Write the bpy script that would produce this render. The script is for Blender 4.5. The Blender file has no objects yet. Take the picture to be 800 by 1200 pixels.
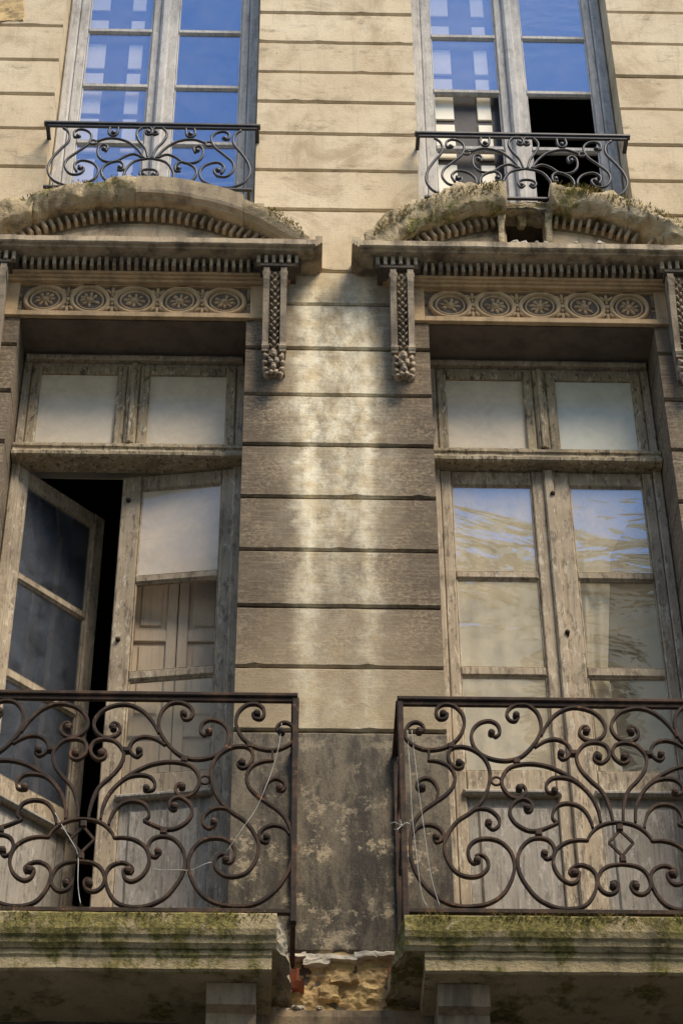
import bpy, math, random
from mathutils import Vector, Matrix, noise as mnoise
random.seed(7)
R = math.radians
SC = bpy.context.scene
COL = SC.collection

# ------------------------------------------------------------------ camera
cd = bpy.data.cameras.new("camera")
cd.sensor_fit = 'VERTICAL'; cd.sensor_height = 36.0; cd.lens = 36.0 * 2708.0 / 1200.0
cd.clip_start = 0.1; cd.clip_end = 2000
cam = bpy.data.objects.new("camera", cd); COL.objects.link(cam)
P, ROLL, YAW = R(42.05), R(-0.427), R(1.74)
fw = Vector((math.sin(YAW)*math.cos(P), math.cos(YAW)*math.cos(P), math.sin(P)))
r0 = Vector((math.cos(YAW), -math.sin(YAW), 0)); u0 = r0.cross(fw)
rv = r0*math.cos(ROLL) + u0*math.sin(ROLL); uv = -r0*math.sin(ROLL) + u0*math.cos(ROLL)
mw = Matrix((rv, uv, -fw)).transposed().to_4x4(); mw.translation = Vector((-0.30, -9.0, 1.6))
cam.matrix_world = mw
SC.camera = cam

# ------------------------------------------------------------------ sky, sun, exposure
SUN_EL, SUN_AZ = 56.0, 138.0         # soft light from high over the street, a little to the right
w = bpy.data.worlds.new("World"); SC.world = w; w.use_nodes = True
wn = w.node_tree; wn.nodes.clear()
wo = wn.nodes.new("ShaderNodeOutputWorld"); bg = wn.nodes.new("ShaderNodeBackground")
sky = wn.nodes.new("ShaderNodeTexSky"); sky.sky_type = 'NISHITA'; sky.sun_disc = False
sky.sun_elevation = R(SUN_EL); sky.sun_rotation = R(SUN_AZ); sky.altitude = 100; sky.air_density = 1.0
sky.dust_density = 0.05; sky.ozone_density = 6.0
wtc = wn.nodes.new("ShaderNodeTexCoord")
wmp = wn.nodes.new("ShaderNodeMapping"); wmp.inputs['Scale'].default_value = (1.6, 1.6, 5.0)
wno = wn.nodes.new("ShaderNodeTexNoise"); wno.inputs['Scale'].default_value = 1.7; wno.inputs['Detail'].default_value = 8
wno.inputs['Roughness'].default_value = 0.6; wno.inputs['Distortion'].default_value = 0.5
wrp = wn.nodes.new("ShaderNodeValToRGB")
wrp.color_ramp.elements[0].position = 0.48; wrp.color_ramp.elements[0].color = (0, 0, 0, 1)
wrp.color_ramp.elements[1].position = 0.80; wrp.color_ramp.elements[1].color = (.4, .4, .4, 1)
wmx = wn.nodes.new("ShaderNodeMix"); wmx.data_type = 'RGBA'; wmx.inputs[7].default_value = (7.0, 7.4, 8.0, 1)
wn.links.new(wtc.outputs['Generated'], wmp.inputs[0]); wn.links.new(wmp.outputs[0], wno.inputs['Vector'])
wn.links.new(wno.outputs['Fac'], wrp.inputs[0]); wn.links.new(wrp.outputs[0], wmx.inputs[0])
wn.links.new(sky.outputs[0], wmx.inputs[6]); wn.links.new(wmx.outputs[2], bg.inputs[0])
bg.inputs[1].default_value = 0.080
wn.links.new(bg.outputs[0], wo.inputs[0])
sl = bpy.data.lights.new("sun", 'SUN'); sl.energy = 1.5; sl.angle = R(28); sl.color = (1.0, 0.865, 0.67)
sun = bpy.data.objects.new("sun", sl); COL.objects.link(sun)
sd = Vector((math.sin(R(SUN_AZ))*math.cos(R(SUN_EL)), math.cos(R(SUN_AZ))*math.cos(R(SUN_EL)), math.sin(R(SUN_EL))))
sun.location = sd*60
sun.rotation_euler = sd.to_track_quat('Z', 'Y').to_euler()
SC.view_settings.view_transform = 'Standard'; SC.view_settings.look = 'None'
SC.view_settings.gamma = 1.0; SC.view_settings.exposure = 2.0
SC.view_settings.use_curve_mapping = False
SC.cycles.max_bounces = 8; SC.cycles.diffuse_bounces = 4; SC.cycles.transparent_max_bounces = 12
SC.cycles.sample_clamp_indirect = 6.0

# ------------------------------------------------------------------ materials
class Mat:
    def __init__(s, name):
        s.m = bpy.data.materials.new(name); s.m.use_nodes = True
        s.t = s.m.node_tree; s.t.nodes.clear()
        s.out = s.t.nodes.new("ShaderNodeOutputMaterial")
        g = s.t.nodes.new("ShaderNodeNewGeometry"); s.pos = g.outputs['Position']; s.nrm = g.outputs['Normal']
        sp = s.t.nodes.new("ShaderNodeSeparateXYZ"); s.t.links.new(s.pos, sp.inputs[0])
        s.X, s.Y, s.Z = sp.outputs
        oi = s.t.nodes.new("ShaderNodeObjectInfo"); s.rnd = oi.outputs['Random']
    def put(s, sock, v):
        if isinstance(v, bpy.types.NodeSocket): s.t.links.new(v, sock)
        elif isinstance(v, (tuple, list)) and len(v) == 3 and sock.type == 'RGBA': sock.default_value = (*v, 1)
        else: sock.default_value = v
    def n(s, typ, **kw):
        nd = s.t.nodes.new(typ)
        for k, v in kw.items(): s.put(nd.inputs[k], v)
        return nd
    def math(s, op, a, b=0.0, c=0.0, clamp=False):
        nd = s.t.nodes.new("ShaderNodeMath"); nd.operation = op; nd.use_clamp = clamp
        s.put(nd.inputs[0], a); s.put(nd.inputs[1], b); s.put(nd.inputs[2], c)
        return nd.outputs[0]
    def mul(s, a, b): return s.math('MULTIPLY', a, b)
    def add(s, a, b): return s.math('ADD', a, b)
    def inv(s, a): return s.math('SUBTRACT', 1.0, a)
    def vec(s, scale=(1, 1, 1), src=None, loc=(0, 0, 0)):
        mp = s.t.nodes.new("ShaderNodeMapping"); mp.inputs['Scale'].default_value = scale; mp.inputs['Location'].default_value = loc
        s.t.links.new(src or s.pos, mp.inputs[0]); return mp.outputs[0]
    def noise(s, scale, detail=6, rough=0.6, vec=None, dist=0.0):
        nd = s.n("ShaderNodeTexNoise", Scale=scale, Detail=detail, Roughness=rough, Distortion=dist)
        s.t.links.new(vec or s.pos, nd.inputs['Vector']); return nd.outputs['Fac']
    def voro(s, scale, vec=None, feature='F1'):
        nd = s.t.nodes.new("ShaderNodeTexVoronoi"); nd.feature = feature; nd.inputs['Scale'].default_value = scale
        s.t.links.new(vec or s.pos, nd.inputs['Vector']); return nd.outputs[0]
    def rng(s, v, a, b, c=0.0, d=1.0, smooth=True):
        nd = s.t.nodes.new("ShaderNodeMapRange"); nd.interpolation_type = 'SMOOTHSTEP' if smooth else 'LINEAR'; nd.clamp = True
        s.put(nd.inputs[0], v)
        for i, q in enumerate((a, b, c, d)): s.put(nd.inputs[i+1], q)
        return nd.outputs[0]
    def mix(s, f, a, b, mode='MIX'):
        nd = s.t.nodes.new("ShaderNodeMix"); nd.data_type = 'RGBA'; nd.blend_type = mode
        s.put(nd.inputs[0], f); s.put(nd.inputs[6], a); s.put(nd.inputs[7], b); return nd.outputs[2]
    def bump(s, h, strength=0.5, dist=0.01, normal=None):
        nd = s.n("ShaderNodeBump", Height=h, Strength=strength, Distance=dist)
        if normal: s.t.links.new(normal, nd.inputs['Normal'])
        return nd.outputs[0]
    def bell(s, v, c, wd):
        """soft band of half width wd round c"""
        d = s.math('ABSOLUTE', s.math('SUBTRACT', v, c))
        return s.rng(d, 0.0, wd, 1.0, 0.0)
    def bsdf(s, col, rough=0.85, normal=None, metal=0.0, spec=0.3):
        nd = s.n("ShaderNodeBsdfPrincipled", **{'Base Color': col, 'Roughness': rough, 'Metallic': metal, 'Specular IOR Level': spec})
        if normal: s.t.links.new(normal, nd.inputs['Normal'])
        return nd.outputs[0]
    def done(s, sh):
        s.t.links.new(sh, s.out.inputs['Surface']); return s.m

def stone_common(k, base_a, base_b):
    """limestone: blotches, grain and pits, returns colour and bump height"""
    big = k.noise(1.3, 5, 0.6); mid = k.noise(7.0, 8, 0.65); fine = k.noise(70, 4, 0.7)
    c = k.mix(k.rng(big, 0.35, 0.65), base_a, base_b)
    c = k.mix(k.mul(k.rng(mid, 0.45, 0.75), 0.5), c, tuple(q*0.62 for q in base_a))
    c = k.mix(k.mul(k.rng(fine, 0.5, 0.75), 0.35), c, tuple(q*0.5 for q in base_b))
    h = k.add(k.mul(mid, 0.5), k.mul(fine, 0.6))
    return c, h, big, mid, fine

def mat_wall():
    """facade ashlar: clean cream high up, sooty brown below with washed pale runs and painted light between the hoods"""
    k = Mat("facade_limestone")
    c, h, big, mid, fine = stone_common(k, (0.63, 0.50, 0.315), (0.74, 0.615, 0.42))
    c = k.mix(k.mul(k.rnd, 0.30), c, (0.46, 0.36, 0.235))
    c = k.mix(k.mul(k.rng(k.noise(1.0, 7, 0.7, k.vec((20, 20, 1.3), None, (6, 3, 2))), 0.54, 0.68), 0.4), c, (0.36, 0.29, 0.20))
    run = k.noise(1.0, 7, 0.65, k.vec((14, 14, 1.1)))                 # vertical rain runs
    tool = k.noise(1.0, 5, 0.7, k.vec((6, 6, 75)))                    # horizontal tooling marks
    # faint dirt on the upper wall
    dirt = k.mul(k.rng(k.noise(2.1, 9, 0.74, None, 0.9), 0.48, 0.66), 0.62)
    c = k.mix(dirt, c, (0.36, 0.265, 0.155))
    c = k.mix(k.mul(k.rng(k.noise(1.0, 8, 0.75, k.vec((3.2, 3.2, 8), None, (9, 0, 4))), 0.55, 0.68), 0.7), c, (0.22, 0.165, 0.11))
    c = k.mix(k.mul(k.rng(k.noise(16, 5, 0.7, None, 0.3), 0.66, 0.70), 0.6), c, (0.16, 0.125, 0.085))
    c = k.mix(k.mul(k.rng(k.noise(1.0, 6, 0.7, k.vec((9, 9, 0.8), None, (3, 0, 1))), 0.52, 0.75), 0.35), c, (0.33, 0.26, 0.17))
    # soot below the hoods
    zs = k.add(k.Z, k.mul(k.math('SUBTRACT', big, 0.5), 0.5))
    soot = k.rng(zs, 11.75, 11.3, 0.0, 1.0)
    brown = k.mix(k.rng(mid, 0.35, 0.7), (0.245, 0.182, 0.118), (0.14, 0.104, 0.072))
    brown = k.mix(k.mul(k.rnd, 0.75), brown, (0.10, 0.077, 0.055))
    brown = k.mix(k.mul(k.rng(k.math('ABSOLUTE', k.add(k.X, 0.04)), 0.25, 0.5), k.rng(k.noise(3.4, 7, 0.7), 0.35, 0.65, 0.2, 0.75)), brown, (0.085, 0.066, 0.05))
    speck = k.noise(1.0, 8, 0.78, k.vec((42, 42, 58)))
    brown = k.mix(k.mul(k.rng(speck, 0.44, 0.62), k.rng(k.noise(2.7, 7, 0.72, None, 0.6), 0.40, 0.62, 0.12, 0.75)), brown, (0.42, 0.325, 0.205))
    brown = k.mix(k.mul(k.rng(k.Z, 9.2, 8.3), 0.5), brown, (0.42, 0.33, 0.20))
    brown = k.mix(k.mul(k.rng(tool, 0.48, 0.66), 0.35), brown, (0.40, 0.32, 0.21))
    brown = k.mix(k.mul(k.rng(k.noise(2.3, 7, 0.7, None, 0.7), 0.48, 0.66), 0.4), brown, (0.12, 0.092, 0.066))
    # pale washed runs down the pier, plus painted light between the hoods
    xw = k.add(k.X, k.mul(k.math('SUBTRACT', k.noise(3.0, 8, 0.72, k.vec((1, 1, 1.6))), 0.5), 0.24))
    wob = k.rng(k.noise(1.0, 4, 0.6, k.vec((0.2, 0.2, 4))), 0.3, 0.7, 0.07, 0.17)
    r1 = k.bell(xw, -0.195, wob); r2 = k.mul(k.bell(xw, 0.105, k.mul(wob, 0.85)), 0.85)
    gap_light = k.mul(k.bell(xw, -0.045, 0.42), k.mul(k.rng(k.Z, 8.8, 11.0, 0.50, 1.0), k.rng(k.noise(4.5, 8, 0.75, k.vec((1, 1, 0.6), None, (3, 9, 1))), 0.40, 0.58, 0.45, 1.0)))  # light falling through the gap between the hoods, painted as a pale band
    wash_and_light = k.math('MAXIMUM', k.math('MAXIMUM', r1, r2), gap_light)
    wash_and_light = k.mul(wash_and_light, k.rng(k.Z, 8.25, 10.4, 0.35, 1.0))
    wash_and_light = k.mul(wash_and_light, k.rng(k.add(k.mul(run, 0.6), k.mul(tool, 0.45)), 0.34, 0.56, 0.55, 1.0))
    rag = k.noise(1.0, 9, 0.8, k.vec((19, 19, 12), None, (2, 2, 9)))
    wash_and_light = k.mul(wash_and_light, k.rng(rag, 0.38, 0.52, 0.6, 1.0))
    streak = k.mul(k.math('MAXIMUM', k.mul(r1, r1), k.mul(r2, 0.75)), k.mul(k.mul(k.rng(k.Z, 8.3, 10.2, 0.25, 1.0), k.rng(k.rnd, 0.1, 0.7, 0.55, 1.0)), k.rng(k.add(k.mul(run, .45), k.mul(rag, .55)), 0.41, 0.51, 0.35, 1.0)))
    wash_and_light = k.math('MAXIMUM', wash_and_light, streak)
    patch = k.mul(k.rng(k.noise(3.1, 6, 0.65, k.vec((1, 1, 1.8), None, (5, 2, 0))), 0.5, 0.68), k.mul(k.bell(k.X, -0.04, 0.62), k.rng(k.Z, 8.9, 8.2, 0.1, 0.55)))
    wash_and_light = k.math('MAXIMUM', wash_and_light, patch)
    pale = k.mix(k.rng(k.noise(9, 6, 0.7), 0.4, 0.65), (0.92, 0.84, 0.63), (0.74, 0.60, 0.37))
    dark = k.mix(wash_and_light, brown, pale)
    # black crust on the plain stone between the balconies
    low = k.rng(k.add(k.Z, k.mul(k.math('SUBTRACT', mid, 0.5), 0.12)), 8.31, 8.27)
    n2 = k.noise(5.5, 10, 0.8, k.vec((1.7, 1.7, 0.55), None, (1, 7, 3)))
    crust = k.mix(k.rng(n2, 0.41, 0.59), (0.072, 0.062, 0.05), (0.19, 0.158, 0.112))
    crust = k.mix(k.mul(k.rng(k.noise(6.5, 9, 0.78, k.vec((1, 1, 1), None, (8, 1, 5))), 0.54, 0.60), k.rng(k.Z, 8.15, 7.5, 0.35, 0.95)), crust, (0.46, 0.375, 0.25))
    crust = k.mix(k.mul(k.rng(fine, 0.45, 0.7), 0.5), crust, (0.05, 0.045, 0.04))
    dark = k.mix(low, dark, crust)
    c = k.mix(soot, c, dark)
    h2 = k.add(k.add(h, k.mul(tool, 0.22)), k.mul(k.noise(26, 6, 0.7), 0.2))
    return k.done(k.bsdf(c, 0.92, k.bump(h2, 0.42, 0.010), spec=0.2))

def mat_carved(name, a, b, dark=0.5, dcol=(0.05, 0.043, 0.036)):
    k = Mat(name)
    c, h, big, mid, fine = stone_common(k, a, b)
    run = k.noise(1.0, 6, 0.65, k.vec((10, 10, 1.4)))
    c = k.mix(k.mul(k.rng(run, 0.42, 0.68), dark), c, dcol)
    c = k.mix(k.mul(k.rng(k.noise(4.0, 8, 0.7), 0.52, 0.7), dark), c, dcol)
    return k.done(k.bsdf(c, 0.9, k.bump(h, 0.6, 0.01), spec=0.2))

def mat_mossy(name, amount, a=(0.52, 0.44, 0.30), b=(0.40, 0.32, 0.20)):
    """weathered stone with moss and lichen growing in patches"""
    k = Mat(name)
    c, h, big, mid, fine = stone_common(k, a, b)
    c = k.mix(k.mul(k.rng(k.noise(5, 8, 0.7), 0.5, 0.68), 0.75), c, (0.07, 0.06, 0.05))
    m1 = k.noise(3.6, 9, 0.72, None, 0.4)
    moss = k.mix(k.rng(k.noise(38, 5, 0.7), 0.35, 0.7), (0.14, 0.135, 0.035), (0.42, 0.36, 0.15))
    c = k.mix(k.rng(m1, 0.62-0.25*amount, 0.72-0.25*amount), c, moss)
    c = k.mix(k.mul(k.rng(k.noise(12, 5, 0.7), 0.62, 0.7), 0.7), c, (0.66, 0.60, 0.43))
    h = k.add(h, k.mul(k.noise(22, 6, 0.75), 1.4))
    return k.done(k.bsdf(c, 0.95, k.bump(h, 0.9, 0.03), spec=0.1))

def mat_slab():
    k = Mat("mossy_balcony_stone")
    c, h, big, mid, fine = stone_common(k, (0.46, 0.365, 0.21), (0.60, 0.48, 0.29))
    moss = k.mix(k.rng(k.noise(45, 5, 0.7), 0.35, 0.7), (0.085, 0.078, 0.018), (0.34, 0.29, 0.085))
    m = k.add(k.noise(5, 9, 0.72, k.vec((1, 1, .8))), k.rng(k.Z, 6.70, 6.95, -0.02, 0.12))
    c = k.mix(k.mul(k.rng(m, 0.50, 0.60), 0.88), c, moss)
    c = k.mix(k.mul(k.rng(k.noise(1, 7, 0.7, k.vec((7, 7, 2))), 0.50, 0.70), 0.6), c, (0.05, 0.043, 0.03))
    c = k.mix(k.mul(k.rng(k.noise(14, 6, 0.7, None, .5), 0.60, 0.68), 0.8), c, (0.55, 0.48, 0.30))
    h = k.add(h, k.mul(k.noise(30, 6, 0.75), 1.2))
    return k.done(k.bsdf(c, 0.95, k.bump(h, 0.9, 0.02), spec=0.1))

def mat_wood(name, a, b, peel=0.5, pcol=(0.55, 0.50, 0.40), crack=0.7, bare=0.35):
    """old paint over weathered wood: grain, cracks, flakes"""
    k = Mat(name)
    grain = k.noise(1.0, 7, 0.7, k.vec((60, 60, 2.2)))
    big = k.noise(3.0, 6, 0.65)
    c = k.mix(k.rng(big, 0.35, 0.65), a, b)
    c = k.mix(k.mul(k.rng(grain, 0.50, 0.70), crack), c, tuple(q*0.35 for q in a))
    fl = k.noise(1.0, 9, 0.8, k.vec((34, 34, 11)))
    c = k.mix(k.mul(k.rng(fl, 0.55, 0.585), peel), c, pcol)
    c = k.mix(k.mul(k.rng(k.noise(1.0, 9, 0.8, k.vec((30, 30, 9), None, (4, 4, 4))), 0.535, 0.575), bare), c, (0.075, 0.058, 0.04))
    c = k.mix(k.mul(k.rng(k.noise(2.0, 6, 0.7, None, .5), 0.52, 0.68), bare*0.7), c, (0.12, 0.095, 0.065))
    h = k.add(k.mul(grain, 0.7), k.mul(fl, 0.5))
    return k.done(k.bsdf(c, 0.75, k.bump(h, 0.6, 0.006), spec=0.25))

def mat_iron():
    k = Mat("rusty_wrought_iron")
    n = k.noise(9, 7, 0.7); f = k.noise(90, 4, 0.7)
    c = k.mix(k.rng(n, 0.42, 0.66), (0.036, 0.026, 0.021), (0.095, 0.056, 0.036))
    c = k.mix(k.mul(k.rng(f, 0.5, 0.7), 0.5), c, (0.022, 0.018, 0.017))
    c = k.mix(k.rng(k.noise(16, 6, 0.75, None, .6), 0.60, 0.68), c, (0.20, 0.10, 0.05))
    return k.done(k.bsdf(c, 0.78, k.bump(f, 0.5, 0.003), spec=0.15))

def mat_guard():
    k = Mat("dark_painted_iron")
    n = k.noise(14, 6, 0.7)
    c = k.mix(k.rng(n, 0.45, 0.7), (0.022, 0.022, 0.026), (0.055, 0.045, 0.04))
    return k.done(k.bsdf(c, 0.5, None, spec=0.45))

def mat_glass(name, refl=0.10, dust=0.15, dcol=(0.5, 0.47, 0.4), wav=0.25, wscale=5.0, tint=(0.985, 0.975, 0.955), stretch=(1, 1, 2.6), rough=0.015, gcol=(1, 1, 1)):
    """old hand-drawn glass: reflecting, a little dusty, with ripples"""
    k = Mat(name)
    v = k.vec(stretch)
    h = k.noise(wscale, 3, 0.5, v, 0.8)
    nr = k.bump(h, wav, 0.05)
    tr = k.n("ShaderNodeBsdfTransparent", Color=tint).outputs[0]
    gl = k.n("ShaderNodeBsdfGlossy", Color=gcol, Roughness=rough); k.t.links.new(nr, gl.inputs['Normal'])
    fr = k.math('POWER', k.n("ShaderNodeLayerWeight", Blend=0.5).outputs['Facing'], 3.0)
    ms = k.t.nodes.new("ShaderNodeMixShader"); k.put(ms.inputs[0], k.math('ADD', k.mul(fr, 0.6), refl, clamp=True))
    k.t.links.new(tr, ms.inputs[1]); k.t.links.new(gl.outputs[0], ms.inputs[2])
    df = k.n("ShaderNodeBsdfDiffuse", Color=dcol).outputs[0]
    dm = k.rng(k.noise(5, 8, 0.72, None, 0.4), 0.25, 0.75, dust[0], dust[1])
    m2 = k.t.nodes.new("ShaderNodeMixShader"); k.put(m2.inputs[0], dm)
    k.t.links.new(ms.outputs[0], m2.inputs[1]); k.t.links.new(df, m2.inputs[2])
    return k.done(m2.outputs[0])

def mat_plain(name, a, b, scale=8, rough=0.85, bump=0.3):
    k = Mat(name)
    n = k.noise(scale, 7, 0.68); f = k.noise(scale*9, 4, 0.7)
    c = k.mix(k.rng(n, 0.35, 0.68), a, b)
    return k.done(k.bsdf(c, rough, k.bump(k.add(n, k.mul(f, .4)), bump, 0.01), spec=0.25))

def mat_cloth():
    k = Mat("cream_curtain_cloth")
    n = k.noise(5, 5, 0.6)
    c = k.mix(k.rng(n, 0.3, 0.7), (0.84, 0.78, 0.64), (0.76, 0.69, 0.54))
    d = k.n("ShaderNodeBsdfDiffuse", Color=c).outputs[0]; t = k.n("ShaderNodeBsdfTranslucent", Color=c).outputs[0]
    m = k.t.nodes.new("ShaderNodeMixShader"); m.inputs[0].default_value = 0.25
    k.t.links.new(d, m.inputs[1]); k.t.links.new(t, m.inputs[2]); return k.done(m.outputs[0])

M = {}
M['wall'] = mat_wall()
M['carved'] = mat_carved("carved_limestone", (0.42, 0.335, 0.225), (0.33, 0.26, 0.18), 0.45)
M['frieze'] = mat_carved("frieze_limestone", (0.66, 0.46, 0.255), (0.54, 0.375, 0.21), 0.35)
M['dentil'] = mat_carved("dentil_limestone", (0.42, 0.335, 0.23), (0.50, 0.40, 0.27), 0.55)
M['cornice'] = mat_carved("cornice_limestone", (0.56, 0.45, 0.30), (0.40, 0.315, 0.21), 0.72)
M['console'] = mat_carved("console_limestone", (0.40, 0.32, 0.225), (0.27, 0.215, 0.15), 0.7)
M['arch'] = mat_carved("arch_limestone", (0.56, 0.435, 0.275), (0.44, 0.34, 0.215), 0.6)
M['mossy'] = mat_mossy("mossy_hood_stone", 0.36, (0.66, 0.53, 0.33), (0.52, 0.40, 0.23))
M['rough'] = mat_mossy("lichen_broken_stone", 0.50, (0.72, 0.59, 0.38), (0.57, 0.45, 0.27))
M['raw'] = mat_mossy("raw_broken_stone", -0.3, (0.62, 0.54, 0.40), (0.48, 0.40, 0.28))
M['slab'] = mat_slab()
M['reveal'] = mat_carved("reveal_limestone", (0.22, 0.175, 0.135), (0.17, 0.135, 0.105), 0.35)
M['under'] = mat_carved("dark_stone", (0.17, 0.135, 0.10), (0.12, 0.10, 0.075), 0.55)
M['bracket'] = mat_carved("bracket_stone", (0.46, 0.345, 0.22), (0.31, 0.235, 0.155), 0.65)
M['rubble'] = mat_plain("yellow_rubble", (0.60, 0.43, 0.20), (0.36, 0.25, 0.125), 9, 0.95, 0.9)
M['plaster'] = mat_plain("broken_plaster", (0.62, 0.56, 0.45), (0.42, 0.37, 0.29), 12, 0.9, 0.6)
M['mortar'] = mat_plain("grey_mortar", (0.46, 0.42, 0.36), (0.34, 0.31, 0.265), 14, 0.95, 0.6)
M['brick'] = mat_plain("red_brick", (0.36, 0.11, 0.05), (0.22, 0.075, 0.04), 14, 0.9, 0.6)
M['wood'] = mat_wood("weathered_window_wood", (0.44, 0.355, 0.25), (0.33, 0.265, 0.185), 0.7, (0.60, 0.53, 0.41), 0.8, 0.6)
M['woodlow'] = mat_wood("grey_bare_wood", (0.36, 0.325, 0.28), (0.26, 0.235, 0.20), 0.5, (0.55, 0.51, 0.45), 0.95, 0.4)
M['transom'] = mat_wood("blistered_transom_wood", (0.42, 0.335, 0.21), (0.30, 0.24, 0.155), 0.75, (0.66, 0.59, 0.45), 0.75, 0.85)
M['blue'] = mat_wood("grey_blue_painted_wood", (0.52, 0.495, 0.455), (0.40, 0.385, 0.36), 0.6, (0.62, 0.59, 0.52), 0.6, 0.3)
M['shutter'] = mat_wood("taupe_painted_shutter", (0.58, 0.465, 0.34), (0.50, 0.40, 0.29), 0.1, (0.5, 0.45, 0.36), 0.3, 0.1)
M['cream'] = mat_plain("cream_paint", (0.90, 0.84, 0.68), (0.84, 0.77, 0.61), 6, 0.6, 0.1)
M['darkpaint'] = mat_plain("dark_grey_paint", (0.045, 0.04, 0.04), (0.065, 0.06, 0.058), 6, 0.6, 0.1)
M['iron'] = mat_iron(); M['guard'] = mat_guard()
M['glass_up'] = mat_glass("sky_reflecting_glass", 0.18, (0.0, 0.07), (0.6, 0.6, 0.62), 0.035, 2.2, gcol=(0.72, 0.82, 1.0))
M['glass_fr'] = mat_glass("rippled_old_glass", 0.18, (0.10, 0.34), (0.86, 0.75, 0.54), 0.10, 1.7)  # cream film also paints the bright curtain and house reflection into the panes
M['glass_dim'] = mat_glass("dim_old_glass", 0.04, (0.0, 0.06), (0.4, 0.4, 0.38), 0.03, 2.0)
M['glass_clear'] = mat_glass("clear_old_glass", 0.11, (0.02, 0.12), (0.86, 0.75, 0.54), 0.10, 1.6)
M['glass_open'] = mat_glass("sky_tinted_glass", 0.14, (0.03, 0.11), (0.40, 0.46, 0.58), 0.03, 2.0)  # bluish film colour paints the sky's reflection into the open leaf
M['glass_hazy'] = mat_glass("dust_and_sheen_glass", 0.08, (0.40, 0.70), (0.82, 0.70, 0.54), 0.03, 2.0, rough=0.08)  # dust film whose pale colour also paints whitish reflections
M['glass_trans'] = mat_glass("clouded_transom_glass", 0.03, (0.62, 0.90), (0.84, 0.73, 0.56), 0.03, 2.0, rough=0.15)
M['glass_pale'] = mat_glass("pale_green_clouded_glass", 0.05, (0.70, 0.90), (0.78, 0.77, 0.64), 0.03, 2.0, rough=0.15)
M['cloth'] = mat_cloth()
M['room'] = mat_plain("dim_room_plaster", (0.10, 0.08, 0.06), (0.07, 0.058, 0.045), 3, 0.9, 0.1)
M['string'] = mat_plain("pale_string", (0.55, 0.53, 0.48), (0.42, 0.40, 0.36), 30, 0.8, 0.1)
M['asphalt'] = mat_plain("grey_stone_paving", (0.15, 0.135, 0.115), (0.11, 0.10, 0.085), 3, 0.9, 0.5)
M['opp'] = mat_plain("pale_cream_render", (0.82, 0.71, 0.52), (0.74, 0.63, 0.45), 1.5, 0.9, 0.2)
M['slate'] = mat_plain("slate", (0.09, 0.095, 0.11), (0.06, 0.065, 0.075), 4, 0.7, 0.3)

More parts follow.
